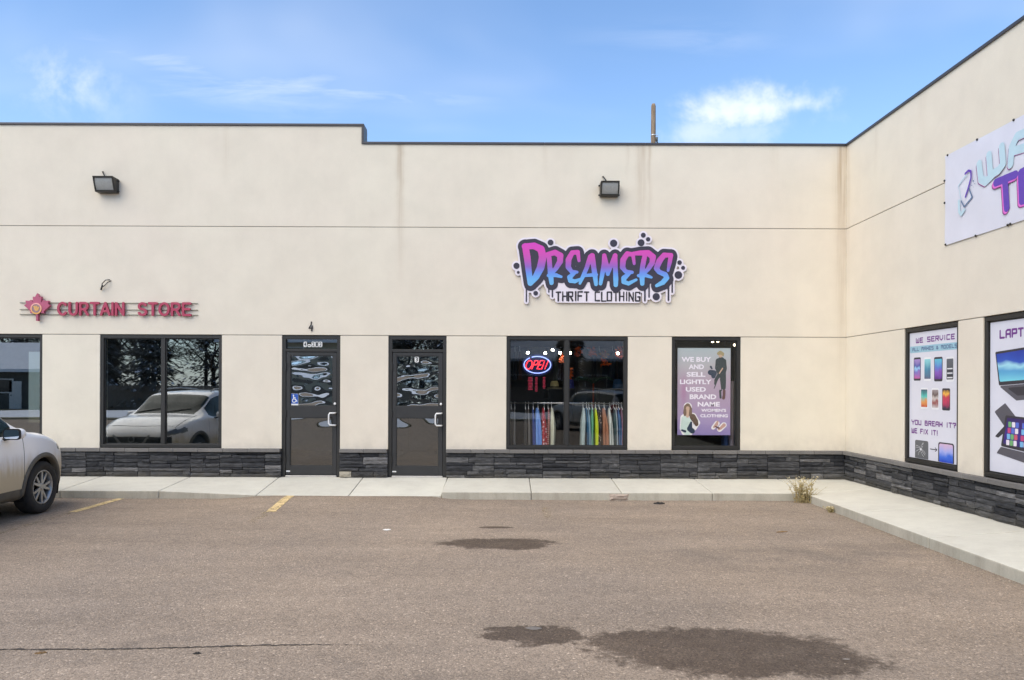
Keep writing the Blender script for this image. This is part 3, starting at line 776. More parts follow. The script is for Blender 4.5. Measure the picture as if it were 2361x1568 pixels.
for e_ in exs: ex.add(e_.v, e_.f)
o = ex.build('stone_courses', M['stone'], bld); o['kind'] = 'stuff'
def ledge(wall, a, b, seed):
    r_ = random.Random(seed); u = a
    while u < b - 0.01:
        e = u + r_.choice((0.42, 0.43, 0.41, 0.24)) if b - u > 0.7 else b
        dz_ = r_.uniform(-.002, .002)
        mb = MB(); wall.box(mb, u + 0.002, e - 0.002, 0.637 + dz_, 0.697 + dz_, 0.088 + r_.uniform(-.004, .004), 0.003)
        mb.build('ledge_stone', M['ledge'], bld, bevel=0.006); u = e
ledge(MAIN, -9.2, D1[0] - 0.004, 1); ledge(MAIN, D1[1] + 0.004, D2[0] - 0.004, 2); ledge(MAIN, D2[1] + 0.004, WING_X - 0.095, 3); ledge(WING, 0.0, 8.0, 4)
mb = MB(); MAIN.box(mb, MAIN_L, -9.204, 0.637, 0.697, 0.088, 0.003); WING.box(mb, 8.004, WING_END, 0.637, 0.697, 0.088, 0.003); mb.build('ledge_stone', M['ledge'], bld)

# ---- windows
def window(wall, u0, u1, z0, z1, mull, gl):
    win = MB(); fw = 0.055
    wall.box(win, u0, u1, z1 - fw, z1, -0.018, -0.125); wall.box(win, u0, u1, z0, z0 + fw, -0.018, -0.125)
    wall.box(win, u0, u0 + fw, z0 + fw + .0005, z1 - fw - .0005, -0.018, -0.125); wall.box(win, u1 - fw, u1, z0 + fw + .0005, z1 - fw - .0005, -0.018, -0.125)
    win_o = win.build('window', M['bronze'], bld, bevel=0.004)
    edges = [u0 + fw] + [x for m_ in mull for x in (m_ - 0.033, m_ + 0.033)] + [u1 - fw]
    for m_ in mull:
        mb = MB(); wall.box(mb, m_ - 0.032, m_ + 0.032, z0 + fw + .001, z1 - fw - .001, -0.024, -0.122); mb.build('mullion', M['bronze'], win_o, bevel=0.003)
    for a, b in zip(edges[0::2], edges[1::2]):
        mb = MB(); bd = 0.016      # glazing bead
        wall.box(mb, a, b, z0 + fw, z0 + fw + bd, -0.045, -0.085); wall.box(mb, a, b, z1 - fw - bd, z1 - fw, -0.045, -0.085)
        wall.box(mb, a, a + bd, z0 + fw + bd, z1 - fw - bd, -0.045, -0.085); wall.box(mb, b - bd, b, z0 + fw + bd, z1 - fw - bd, -0.045, -0.085)
        mb.build('glazing_bead', M['bronze'], win_o)
        mb = MB(); p = [wall.P(a + bd, z0 + fw + bd, -0.062), wall.P(b - bd, z0 + fw + bd, -0.062), wall.P(b - bd, z1 - fw - bd, -0.062), wall.P(a + bd, z1 - fw - bd, -0.062)]
        mb.add(p, [(0, 1, 2, 3)]); mb.build('pane', gl, win_o)
    return win_o
WZ0, WZ1 = 0.702, H_HEAD - 0.004
window(MAIN, W1[0], W1[1], WZ0, WZ1, [-9.12], M['glass_left'])
window(MAIN, W2[0], W2[1], WZ0, WZ1, [WX(374.5)], M['glass_left'])
window(MAIN, W3[0], W3[1], WZ0, WZ1, [WX(1306.5)], M['glass_shop'])
window(MAIN, W4[0], W4[1], WZ0, WZ1, [], M['glass_poster'])
window(WING, R1[0], R1[1], WZ0, WZ1, [], M['glass_shop'])
window(WING, R2[0], R2[1], WZ0, WZ1, [], M['glass_shop'])

# ---- doors: outer frame with transom light, leaf with two lights, pull handle, lock, hinges, threshold
def door(u0, u1):
    zb, zt = 0.208, H_HEAD - 0.004; fw = 0.062; B = MAIN.box
    d = MB()
    B(d, u0, u1, zt - fw, zt, -0.018, -0.135); B(d, u0, u0 + fw, zb, zt - fw - .0005, -0.018, -0.135); B(d, u1 - fw, u1, zb, zt - fw - .0005, -0.018, -0.135)
    B(d, u0 + fw + .0005, u1 - fw - .0005, 2.375, 2.425, -0.020, -0.13)
    do = d.build('door', M['bronze'], bld, bevel=0.004)
    def pane(a, b, c, e, m_, w_):
        mb = MB(); mb.add([MAIN.P(a, c, w_), MAIN.P(b, c, w_), MAIN.P(b, e, w_), MAIN.P(a, e, w_)], [(0, 1, 2, 3)]); return mb.build('pane', m_, do)
    pane(u0 + fw, u1 - fw, 2.425, zt - fw, M['glass_left'], -0.07)
    a, b = u0 + fw + 0.006, u1 - fw - 0.006; z0_, z1_ = 0.235, 2.368; st = 0.066
    gz = [(WZ(1076.8), WZ(964.5)), (WZ(938.2), WZ(821.2))]
    L = MB(); f0, f1 = -0.030, -0.080
    B(L, a, a + st, z0_, z1_, f0, f1); B(L, b - st, b, z0_, z1_, f0, f1)
    B(L, a + st, b - st, z0_, gz[0][0], f0 - .001, f1); B(L, a + st, b - st, gz[0][1], gz[1][0], f0 - .001, f1); B(L, a + st, b - st, gz[1][1], z1_, f0 - .001, f1)
    L.build('door_leaf', M['doorleaf'], do, bevel=0.003)
    bead = MB()
    for c, e in gz:
        for q in ((a + st, b - st, c, c + .012), (a + st, b - st, e - .012, e), (a + st, a + st + .012, c + .012, e - .012), (b - st - .012, b - st, c + .012, e - .012)):
            B(bead, q[0], q[1], q[2], q[3], -0.038, -0.072)
    bead.build('glazing_bead', M['bronze'], do)
    pane(a + st, b - st, gz[1][0], gz[1][1], M['glass_door'], -0.055)
    pane(a + st, b - st, gz[0][0], gz[0][1], M['glass_door_low'], -0.055)
    hx = b - 0.012; z_a, z_b = WZ(982), WZ(953.5); h = MB(); w_ = 0.055
    pts = [(hx, -f0 - 0.002, z_a), (hx - .002, -w_ + .012, z_a), (hx - .016, -w_, z_a + .002), (hx - .085, -w_, z_a + .004), (hx - .102, -w_, z_a + .03), (hx - .104, -w_, (z_a + z_b) / 2),
           (hx - .102, -w_, z_b - .03), (hx - .085, -w_, z_b - .004), (hx - .016, -w_, z_b - .002), (hx - .002, -w_ + .012, z_b), (hx, -f0 - 0.002, z_b)]
    h.tube(pts, 0.0135, 10); h.build('handle', M['white_metal'], do, smooth=True)
    mb = MB(); mb.lathe([(0.0, 0.014), (0.012, 0.014), (0.021, 0.010), (0.021, 0.0)], 14, Matrix.Translation(MAIN.P(b - 0.028, WZ(932.5), -0.029)) @ Matrix.Rotation(R(90), 4, 'X')); mb.build('lock', M['white_metal'], do, smooth=True)
    for z in (0.50, 1.30, 2.12):
        mb = MB(); mb.tube([MAIN.P(a - 0.003, z - .06, -0.022), MAIN.P(a - 0.003, z + .06, -0.022)], 0.011, 8); mb.build('hinge', M['bronze'], do)
    mb = MB(); B(mb, u0 + fw + .001, u1 - fw - .001, 0.200, 0.228, -0.006, -0.13); mb.build('threshold', M['alu'], do, bevel=0.005)
    mb = MB(); B(mb, a + 0.005, a + 0.072, 0.290, 0.312, f0 + .0015, f0 + .0005); mb.build('door_label', M['white_metal'], do)
    return do
door1 = door(*D1); door2 = door(*D2)

# ---- rooms behind the glass
def room(x0, x1, y0, y1, z0, z1, wallm, floorm, ceilm, parent=bld):
    mb = MB(); t_ = 0.05
    mb.box(x0 - t_, x0, y0, y1, z0, z1); mb.box(x1, x1 + t_, y0, y1, z0, z1); mb.box(x0 - t_, x1 + t_, y1, y1 + t_, z0, z1); mb.build('interior_wall', wallm, parent)
    mb = MB(); mb.box(x0 - t_, x1 + t_, y0, y1 + t_, z0 - t_, z0 - .001); mb.build('interior_floor', floorm, parent)
    mb = MB(); mb.box(x0 - t_, x1 + t_, y0, y1 + t_, z1 + .001, z1 + t_); mb.build('interior_ceiling', ceilm, parent)
M['room_warm'] = worn('brown_room_paint', (0.16, 0.13, 0.11), 0.9)
M['room_grey'] = worn('grey_room_paint', (0.26, 0.27, 0.265), 0.9)
room(-13.9, -2.52, T + .002, 5.2, 0.2, 3.2, M['room_grey'], M['room_floor'], M['room_grey'])
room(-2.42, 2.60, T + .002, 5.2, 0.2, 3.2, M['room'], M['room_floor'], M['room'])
room(2.70, 5.70, T + .002, 5.2, 0.2, 3.2, M['room_warm'], M['room_floor'], M['room_warm'])
mb = MB(); mb.box(WING_X + T + .3, WING_X + T + .35, -9, -0.5, 0.2, 3.2); mb.box(WING_X + T + .002, WING_X + T + .34, -9, -0.5, 3.2, 3.25); mb.build('interior_wall', M['room_grey'], bld)

# ================================================================== signs on the walls
def ink(name, rgb, rough=0.5): return worn(name, srgb(*rgb), rough, 0, 0.05, 8.0)
M['sign_white'] = ink('sign_white', (226, 218, 226)); M['sign_black'] = ink('sign_black', (52, 48, 62)); M['ink_black'] = ink('ink_black', (40, 36, 40))
def zramp(name, stops, axis=2, rough=0.45):
    """print whose colour runs along one world axis: stops (metres, rgb)"""
    m = pmat(name, (0.5, 0.5, 0.5), rough); t = NT(m.node_tree); b = m.node_tree.nodes['Principled BSDF']
    c = t.sep(t.nodes.new('ShaderNodeNewGeometry').outputs['Position'])[axis]
    a, e = stops[0][0], stops[-1][0]
    f = t.add('ShaderNodeMapRange', Value=c, From_Min=a, From_Max=e).outputs[0]
    t.links.new(t.ramp(f, [((z - a) / (e - a), srgb(*k)) for z, k in stops]), b.inputs['Base Color'])
    return m

# ---- graffiti-style shop sign, cut-out panel
Q = 0.0015656
sx0, sz0 = WX(1137, 640), WZ(510.1, 1137)
sign = empty('shop_sign', (sx0 + 1100 * Q, 0, sz0 - 900 * Q), 'cut-out graffiti-style DREAMERS THRIFT CLOTHING sign in pink, purple and blue', 'sign')
SFR = MAIN.frame(sx0, sz0, 0.0)
def qz(y): return sz0 - y * Q
M['dream'] = zramp('pink_to_blue_print', [(qz(720), (112, 178, 222)), (qz(640), (104, 170, 228)), (qz(570), (104, 138, 220)), (qz(505), (142, 96, 186)), (qz(430), (188, 82, 174)), (qz(340), (206, 70, 172)), (qz(250), (210, 62, 182))])
LET = {
 'D': [[(352, 285, 36), (372, 400, 38), (388, 540, 34), (408, 690, 30)], [(345, 285, 33), (450, 278, 36), (525, 315, 40), (545, 400, 42), (520, 520, 42), (470, 620, 36), (408, 690, 30)]],
 'R': [[(612, 385, 26), (622, 500, 27), (632, 600, 30), (642, 685, 24)], [(598, 372, 26), (680, 350, 30), (738, 385, 34), (735, 450, 32), (690, 525, 26), (640, 588, 20)], [(606, 604, 18), (690, 600, 22), (750, 618, 14)]],
 'E': [[(944, 440, 17), (930, 345, 24), (868, 352, 26), (828, 430, 32), (826, 510, 30), (860, 560, 22), (922, 566, 16)], [(905, 566, 18), (842, 622, 28), (850, 660, 26), (900, 668, 22), (968, 640, 14)]],
 'A': [[(1068, 395, 26), (1028, 520, 24), (985, 620, 22), (955, 690, 15)], [(1088, 385, 30), (1105, 500, 28), (1120, 600, 28), (1132, 700, 20)], [(1000, 604, 16), (1075, 598, 20), (1140, 594, 15)]],
 'M': [[(1182, 692, 20), (1200, 590, 25), (1222, 470, 27), (1222, 382, 24)], [(1222, 385, 24), (1246, 480, 25), (1262, 585, 22)], [(1262, 585, 20), (1302, 480, 24), (1342, 382, 26)], [(1340, 385, 26), (1345, 520, 26), (1350, 640, 28), (1350, 706, 24)]],
 'E2': [[(1552, 470, 16), (1538, 368, 22), (1475, 362, 28), (1430, 430, 32), (1424, 510, 30), (1455, 556, 22), (1530, 566, 18)], [(1505, 570, 20), (1440, 630, 30), (1436, 672, 24), (1490, 690, 22), (1575, 648, 15)]],
 'R2': [[(1535, 360, 20), (1620, 352, 28), (1705, 352, 32), (1758, 395, 34), (1750, 460, 30), (1705, 530, 25), (1645, 590, 20)], [(1668, 385, 26), (1645, 500, 28), (1638, 600, 30), (1642, 690, 24)], [(1600, 602, 18), (1680, 598, 22), (1742, 620, 14)]],
 'S': [[(1925, 545, 15), (1944, 450, 24), (1958, 375, 24), (1880, 375, 28), (1830, 440, 34), (1798, 520, 30), (1825, 560, 26), (1895, 590, 28), (1912, 625, 28), (1870, 675, 28), (1800, 712, 18)]]}
def qn(strokes): return [[(x, -y, r_) for x, y, r_ in st] for st in strokes]
LETQ = {k: qn(v) for k, v in LET.items()}
DOTS = [(630, 240, 32), (1325, 245, 40), (1652, 155, 27), (1705, 200, 24), (1628, 238, 38), (255, 498, 34), (275, 570, 16), (468, 800, 26), (1797, 832, 40), (2053, 455, 25), (2092, 513, 22), (2040, 592, 42)]
DRIP = [(365, 730, 893, 7), (612, 730, 788, 7), (652, 730, 838, 8), (1672, 690, 878, 9), (1718, 680, 838, 8), (1932, 690, 872, 9), (1973, 620, 783, 8)]
def d_letters(X, Y):
    d = np.full(X.shape, 1e9)
    for L in LETQ.values():
        for st in L: d = np.minimum(d, stroke(X, Y, st))
    return d
def d_black(X, Y):
    d = d_letters(X, Y)
    d = np.minimum(d, d_letters(X - 4, Y + 12)) - 43
    for x, a, b, r_ in DRIP: d = np.minimum(d, seg(X, Y, x, -a, x, -b, r_))
    return d
def d_white(X, Y):
    d = d_black(X, Y) - 20
    for x, y, r_ in DOTS: d = np.minimum(d, circ(X, Y, x, -y, r_ + 20))
    d = np.minimum(d, rect(X, Y, 690, 1620, -895, -700, 20) - 8)
    return d
plate('backing_plate', d_white, 180, 2170, -940, -100, 9.0, SFR, 0.030, M['sign_white'], sign, w0=0.012, scale=Q)
plate('outline_plate', d_black, 180, 2170, -940, -100, 8.0, SFR, 0.006, M['sign_black'], sign, w0=0.0425, scale=Q)
for i, (k, L) in enumerate(LETQ.items()):
    xs_ = [p[0] for st in L for p in st]
    def fnl(X, Y, L=L):
        d = np.full(X.shape, 1e9)
        for st in L: d = np.minimum(d, stroke(X, Y, st))
        return d
    plate('letter', fnl, min(xs_) - 50, max(xs_) + 50, -760, -220, 6.5, SFR, 0.003, M['dream'], sign, w0=0.0487 + 0.0004 * i, scale=Q)
for x, y, r_ in DOTS:
    plate('paint_dot', lambda X, Y, x=x, y=y, r_=r_: circ(X, Y, x, -y, r_), x - r_ - 6, x + r_ + 6, -y - r_ - 6, -y + r_ + 6, 6.0, SFR, 0.005, M['sign_black'], sign, w0=0.0425, scale=Q)
QFR = (SFR[0], SFR[1], SFR[2], SFR[3])
sf_text('tagline', "THRIFT CLOTHING", QFR, 690 * Q, 1622 * Q, -888 * Q, -778 * Q, 0.0125, M['ink_black'], sign, w0=0.0425, depth=0.004, wob=0.006, per_letter=True, res=0.006)

# ---- red curtain-shop sign on three rails
cz = lambda zx, zy: (WX((60 + zx * 0.15248) * 0.6146, (1080 + zy * 0.15248) * 0.6146), WZ((1080 + zy * 0.15248) * 0.6146, (60 + zx * 0.15248) * 0.6146))
K = 0.15248 * 0.6146 / S_PX
c0 = cz(585, 500)
csign = empty('curtain_shop_sign', (c0[0] + 1.0, 0, c0[1] - 0.25), 'red raised CURTAIN STORE letters with a maple leaf on three thin rails', 'sign')
M['red'] = ink('sign_red', (168, 56, 84), 0.45); M['leaf_red'] = ink('leaf_red', (176, 84, 112), 0.45); M['rail'] = worn('rail_grey', (0.22, 0.22, 0.18), 0.5)
leaf = [(0, 345), (60, 235), (105, 270), (95, 110), (150, 185), (185, 160), (285, 165), (262, 85), (320, 50), (160, -95), (172, -145), (22, -130), (22, -330), (-22, -330), (-22, -130), (-172, -145), (-160, -95), (-320, 50), (-262, 85), (-285, 165), (-185, 160), (-150, 185), (-95, 110), (-105, 270), (-60, 235)]
CF = MAIN.frame(c0[0], c0[1] + 8 * K, 0.0)
lf = plate('maple_leaf', lambda X, Y: poly(X, Y, leaf), -340, 340, -350, 365, 11.0, CF, 0.055, M['leaf_red'], csign, w0=0.02, scale=K)
M['gold'] = zramp('gold_ring', [(c0[1] - 150 * K, (226, 170, 84)), (c0[1] + 130 * K, (232, 170, 170))])
M['emblem'] = ink('emblem_grey', (150, 120, 128)); M['amber'] = ink('amber', (214, 164, 96))
plate('emblem_disc', lambda X, Y: circ(X, Y, -15, -30, 100), -140, 110, -160, 100, 10.0, CF, 0.006, M['emblem'], csign, w0=0.0755, scale=K)
plate('emblem_ring', lambda X, Y: np.abs(circ(X, Y, -15, -30, 120)) - 15, -170, 140, -190, 130, 9.0, CF, 0.010, M['gold'], csign, w0=0.0755, scale=K)
plate('emblem_swirl', lambda X, Y: np.minimum(stroke(X, Y, [(-80, 10, 12), (-45, 20, 20), (-40, -40, 20), (-10, -80, 16), (30, -60, 16), (50, 0, 14)]), stroke(X, Y, [(0, 20, 20), (10, -40, 18)])), -140, 110, -150, 80, 9.0, CF, 0.004, M['amber'], csign, w0=0.082, scale=K)
rx0, rx1 = WX(47, 710), WX(457, 710)
for zy in (372, 538, 660):
    z_ = cz(1200, zy)[1]; mb = MB(); mb.tube([(rx0, -0.014, z_), (rx1, -0.014, z_)], 0.0075, 6); mb.build('rail', M['rail'], csign)
zt_, zb_ = cz(1200, 352)[1], cz(1200, 690)[1]
def arc(cx, cy, rx, ry, a0, a1, n=14): return [(cx + rx * math.cos(R(a0 + (a1 - a0) * i / n)), cy + ry * math.sin(R(a0 + (a1 - a0) * i / n))) for i in range(n + 1)]
SANS = {'C': (.80, [arc(.42, .5, .34, .42, 42, 318, 22)]), 'U': (.76, [[(.09, .92), (.09, .38)] + arc(.38, .36, .29, .28, 180, 360)[1:] + [(.67, .92)]]),
        'R': (.78, [[(.09, .08), (.09, .92), (.42, .92)] + arc(.44, .695, .23, .225, 90, -90, 10)[1:] + [(.09, .47)], [(.40, .47), (.68, .08)]]), 'T': (.72, [[(.05, .92), (.67, .92)], [(.36, .92), (.36, .08)]]),
        'A': (.80, [[(.06, .08), (.40, .92), (.74, .08)], [(.18, .34), (.62, .34)]]), 'I': (.18, [[(.09, .92), (.09, .08)]]), 'N': (.76, [[(.09, .08), (.09, .92), (.67, .08), (.67, .92)]]),
        'S': (.72, [arc(.36, .70, .27, .215, 25, 270, 14) + arc(.36, .285, .29, .20, 90, -160, 14)]), 'O': (.88, [arc(.44, .5, .36, .42, 0, 360, 26)]), 'E': (.68, [[(.64, .92), (.09, .92), (.09, .08), (.66, .08)], [(.09, .51), (.58, .51)]])}
def letters(s, x0, x1, gap):
    tot_ = sum(SANS[c][0] for c in s) + gap * (len(s) - 1); k = (x1 - x0) / tot_; H_ = zt_ - zb_; u = x0
    for c in s:
        wd_, sts = SANS[c]; L = [[(x * k, y * H_, .084 * H_) for x, y in st] for st in sts]
        def fn(X, Y, L=L):
            d = np.full(X.shape, 1e9)
            for st in L: d = np.minimum(d, stroke(X, Y, st))
            return np.maximum(d, rect(X, Y, -.004, 9, -.002, H_ + .002))
        plate('letter', fn, -.03, wd_ * k + .03, -.03, H_ + .03, .0085, MAIN.frame(u, zb_, 0.0), 0.032, M['red'], csign, w0=0.022); u += (wd_ + gap) * k
letters('CURTAIN', WX(136, 710), WX(290, 710), 0.10); letters('STORE', WX(321, 710), WX(442, 710), 0.10)

# ---- unit numbers and decals
M['number_black'] = ink('number_black', (48, 40, 36))
NF = MAIN.frame(0, 0, 0)
n4 = plate('unit_number', lambda X, Y: np.minimum(stroke(X, Y, [(0.048, 0.152, 0.010), (0.040, 0.105, 0.007), (0.006, 0.046, 0.009), (0.070, 0.050, 0.010)]), stroke(X, Y, [(0.062, 0.085, 0.010), (0.052, 0.004, 0.012)])), -0.02, 0.10, -0.02, 0.18, 0.004,
            MAIN.frame(WX(711), WZ(763, 711), 0.0), 0.012, M['number_black'], None, w0=0.002)
tag(n4, 'small black numeral 4 mounted on the stucco above the left door', 'house number')
M['decal_white'] = ink('decal_white', (232, 232, 228)); M['decal_blue'] = ink('decal_blue', (38, 84, 170)); M['decal_dark'] = ink('decal_dark', (52, 54, 58))
tr = empty('unit_decal', MAIN.P(WX(718), WZ(800), -0.066), 'white backed 4-212 number stickers on the transom glass of the left door', 'decal')
tw = -0.0675
for ch, px in (('4', 700), ('-', 709.5), ('2', 718.5), ('1', 727.0), ('2', 735.5)):
    u = WX(px + 0.8); zc_ = WZ(793.5, 718); hw = 0.030; hh = 0.048 if ch != '-' else 0.026
    if ch == '-': zc_ -= 0.022
    plate('sticker', lambda X, Y: rect(X, Y, -hw, hw, -hh, hh, 0.018), -0.05, 0.05, -0.07, 0.07, 0.008, MAIN.frame(u, zc_, tw), 0.0, M['decal_white'], tr, w0=0.006)
    text('digit', ch, MAIN.frame(u, zc_, tw), -0.018, 0.018, -0.034 if ch != '-' else -0.007, 0.034 if ch != '-' else 0.007, M['decal_dark'], tr, w0=0.008, bold=0.02)
t3 = empty('unit_decal', MAIN.P(WX(959), WZ(840), -0.054), 'white backed numeral 3 sticker at the top of the right door glass', 'decal')
F3 = MAIN.frame(WX(959.3), WZ(828.5, 959), -0.054)
plate('sticker', lambda X, Y: rect(X, Y, -.036, .036, -.052, .052, 0.02), -0.06, 0.06, -0.08, 0.08, 0.008, F3, 0.0, M['decal_white'], t3, w0=0.004)
text('digit', '3', F3, -0.021, 0.021, -0.037, 0.037, M['decal_dark'], t3, w0=0.006, bold=0.02)
hb = empty('access_decal', MAIN.P(WX(676.5), WZ(935), -0.054), 'blue wheelchair access sticker in the corner of the left door glass', 'decal')
HF = MAIN.frame(WX(667.8), WZ(935.7, 667), -0.054)
plate('sticker', lambda X, Y: rect(X, Y, 0, .134, 0, .212, .008), -.01, .15, -.01, .22, .006, HF, 0.0, M['decal_white'], hb, w0=0.004)
plate('field', lambda X, Y: rect(X, Y, .003, .131, .036, .209, .008), -.01, .15, -.01, .22, .006, HF, 0.0, M['decal_blue'], hb, w0=0.006)
def chair_sym(X, Y):
    d = np.abs(circ(X, Y, .062, .090, .030)) - .006
    d = np.where((X > .068) & (Y > .088), np.maximum(d, .01), d)
    d = np.minimum(d, circ(X, Y, .052, .180, .012))
    d = np.minimum(d, stroke(X, Y, [(.053, .162, .007), (.058, .118, .007), (.090, .116, .007), (.104, .078, .007), (.116, .082, .006)]))
    return np.minimum(d, seg(X, Y, .056, .142, .084, .140, .006))
plate('symbol', chair_sym, .01, .13, .03, .205, .0045, HF, 0.0, M['decal_white'], hb, w0=0.008)

# ---- wall pack lights
M['lens'] = worn('prismatic_lens', (0.34, 0.34, 0.32), 0.25, 0, 0.1, 30)
M['fixture'] = worn('dark_fixture', (0.028, 0.026, 0.022), 0.45, 0, 0.2)
def wall_light(px0, px1, py0, py1, label):
    u0, u1 = WX(px0, py0), WX(px1, py0); z1, z0 = WZ(py0, px0), WZ(py1, px0)
    o = empty('wall_light', MAIN.P((u0 + u1) / 2, z0, 0), label, 'light', 'wall pack lights')
    dt, db = 0.20, 0.115          # how far the hood reaches out at its top and bottom
    mb = MB()
    mb.hexa([MAIN.P(u0, z0, db), MAIN.P(u1, z0, db), MAIN.P(u1, z0, 0.001), MAIN.P(u0, z0, 0.001), MAIN.P(u0, z1, dt), MAIN.P(u1, z1, dt), MAIN.P(u1, z1, 0.001), MAIN.P(u0, z1, 0.001)])
    mb.build('housing', M['fixture'], o, bevel=0.008)
    def on(u, t_, lift): return MAIN.P(u, z0 + (z1 - z0) * t_, db + (dt - db) * t_ + lift)
    mb = MB(); e = 0.024
    for a, b, c, d in ((u0, u1, 0.90, 1.0), (u0, u1, 0.0, 0.12), (u0, u0 + e, .12, .90), (u1 - e, u1, .12, .90)):
        mb.hexa([on(a, c, .022), on(b, c, .022), on(b, c, .001), on(a, c, .001), on(a, d, .022), on(b, d, .022), on(b, d, .001), on(a, d, .001)])
    mb.build('door_frame', M['fixture'], o, bevel=0.004)
    P = []
    for i in range(25):
        t_ = 0.12 + 0.78 * i / 24; P.append([on(u0 + e, t_, 0.003 + 0.010 * math.sin(math.pi * i / 24) + 0.0015 * (i % 2)), on(u1 - e, t_, 0.003 + 0.010 * math.sin(math.pi * i / 24) + 0.0015 * (i % 2))])
    mb = MB(); mb.grid([list(reversed(r_)) for r_ in P]); mb.build('lens', M['lens'], o)
    um = u0 + (u1 - u0) * 0.42
    mb = MB(); mb.tube([MAIN.P(um - 0.08, z1 + 0.13, 0.0), MAIN.P(um - 0.075, z1 + 0.125, 0.03), MAIN.P(um - 0.04, z1 + 0.07, 0.045), MAIN.P(um + 0.01, z1 - 0.01, 0.05)], 0.011, 8); mb.build('conduit', M['fixture'], o, smooth=True)
    for u in (u0 - 0.012, u1 + 0.012):
        for z in (z0 + 0.03, z1 - 0.04):
            mb = MB(); a_ = MAIN.P(u - 0.012, z - 0.012, 0.06); b_ = MAIN.P(u + 0.012, z + 0.012, 0.03); mb.box(a_.x, b_.x, a_.y, b_.y, a_.z, b_.z); mb.build('latch', M['fixture'], o, bevel=0.004)
wall_light(229, 275, 414, 447, 'dark wall pack light on the stucco above the curtain shop sign')
wall_light(1381.5, 1424, 425, 456, 'dark wall pack light on the stucco above the graffiti-style sign')
# loose sign wiring poking out of the stucco
wr = empty('loose_wires', MAIN.P(WX(243, 655), WZ(668, 243), 0), 'short black wire ends poking out of the stucco above the curtain shop sign', 'wires')
a_ = lambda px, py, w_: MAIN.P(WX(px, py), WZ(py, px), w_)
mb = MB(); mb.tube([a_(236, 667, 0.03), a_(240, 655, 0.06), a_(247, 647, 0.05), a_(253, 645, -0.005)], 0.008, 6); mb.build('wire', M['black'], wr, smooth=True)
mb = MB(); mb.tube([a_(238, 664, 0.05), a_(246, 660, 0.07), a_(252, 652, 0.05), a_(256, 647, -0.005)], 0.007, 6); mb.build('wire', M['black'], wr, smooth=True)
mb = MB(); mb.tube([a_(239.5, 658, 0.045), a_(235, 669, 0.03)], [0.012, 0.015], 8); mb.build('wire_nut', M['black'], wr)

# ================================================================== prints in the windows
def fig(parts_, frame, parent, w0=0.0):
    """flat printed picture: list of (name, fn, bounds, res, material)"""
    for i, (nm, fn, (a, b, c, d), res, m_) in enumerate(parts_):
        plate(nm, fn, a, b, c, d, res, frame, 0.0, m_, parent, w0=w0 + 0.0006 * (i + 1))
# ---- lilac poster in the right-hand clothing window (hangs just behind the glass)
px0, px1, pz1, pz0 = WX(1563.8), WX(1686.5), WZ(802, 1620), WZ(1003.8, 1620)
pw, ph = px1 - px0, pz1 - pz0
pst = empty('window_poster', MAIN.P((px0 + px1) / 2, pz0, -0.085), 'lilac and purple poster reading WE BUY AND SELL LIGHTLY USED BRAND NAME WOMEN\'S CLOTHING', 'poster')
def poster_mat():
    m = pmat('lilac_poster_print', (0.5, 0.5, 0.5), 0.5); t = NT(m.node_tree); b = m.node_tree.nodes['Principled BSDF']
    x, y, z = t.sep(t.nodes.new('ShaderNodeNewGeometry').outputs['Position'])
    f = t.add('ShaderNodeMapRange', Value=z, From_Min=pz0, From_Max=pz1).outputs[0]
    c = t.ramp(f, [(0.0, srgb(136, 122, 170)), (0.15, srgb(156, 138, 178)), (0.35, srgb(168, 146, 172)), (0.62, srgb(176, 156, 172)), (0.80, srgb(178, 175, 178)), (1.0, srgb(172, 184, 187))])
    g = t.math('EXPONENT', t.math('MULTIPLY', t.math('POWER', t.math('DIVIDE', t.math('SUBTRACT', x, px0 + 0.11), 0.05), 2.0), -1.0))
    g = t.math('MULTIPLY', g, t.math('EXPONENT', t.math('MULTIPLY', t.math('POWER', t.math('DIVIDE', t.math('SUBTRACT', f, 0.50), 0.16), 2.0), -1.0)))
    c = t.mix(t.math('MULTIPLY', g, 0.5), c, srgb(160, 90, 140))
    t.links.new(c, b.inputs['Base Color']); return m
M['lilac'] = poster_mat()
mb = MB(); MAIN.box(mb, px0, px1, pz0, pz1, -0.078, -0.083); mb.build('sheet', M['lilac'], pst)
PF = MAIN.frame(px0, pz0, -0.078)
pk = pw / 695.0                                  # poster drawn on a 695 x 1143 survey grid
M['poster_white'] = ink('poster_white', (236, 230, 238))
for s, a, b, top, bot in (("WE BUY", 50, 440, 118, 182), ("AND", 145, 345, 215, 278), ("SELL", 118, 365, 315, 378), ("LIGHTLY", 30, 445, 413, 475), ("USED", 108, 372, 512, 574), ("BRAND", 160, 508, 608, 672), ("NAME", 265, 556, 706, 768), ("WOMEN'S", 312, 640, 796, 838), ("CLOTHING", 300, 662, 868, 910)):
    text('lettering', s, PF, a * pk, b * pk, ph - bot * pk, ph - top * pk, M['poster_white'], pst, w0=0.002, bold=0.035)
INK = {k: ink('print_' + k, v) for k, v in dict(charcoal=(48, 58, 60), navy=(40, 54, 74), blond=(160, 146, 104), skin=(196, 164, 140), brown=(92, 70, 54), shoe=(96, 64, 62), white=(232, 228, 228), mint=(196, 214, 204), tan=(190, 150, 136), hair=(116, 92, 72)).items()}
def yq(pts): return [(x * pk, ph - y * pk, r_ * pk) for x, y, r_ in pts]
def S(*sts):
    L = [yq(s_) for s_ in sts]
    def fn(X, Y):
        d = np.full(X.shape, 1e9)
        for st in L: d = np.minimum(d, stroke(X, Y, st if len(st) > 1 else st * 2))
        return d
    return fn
bd = lambda a, b, t_, c: (a * pk, b * pk, ph - c * pk, ph - t_ * pk)
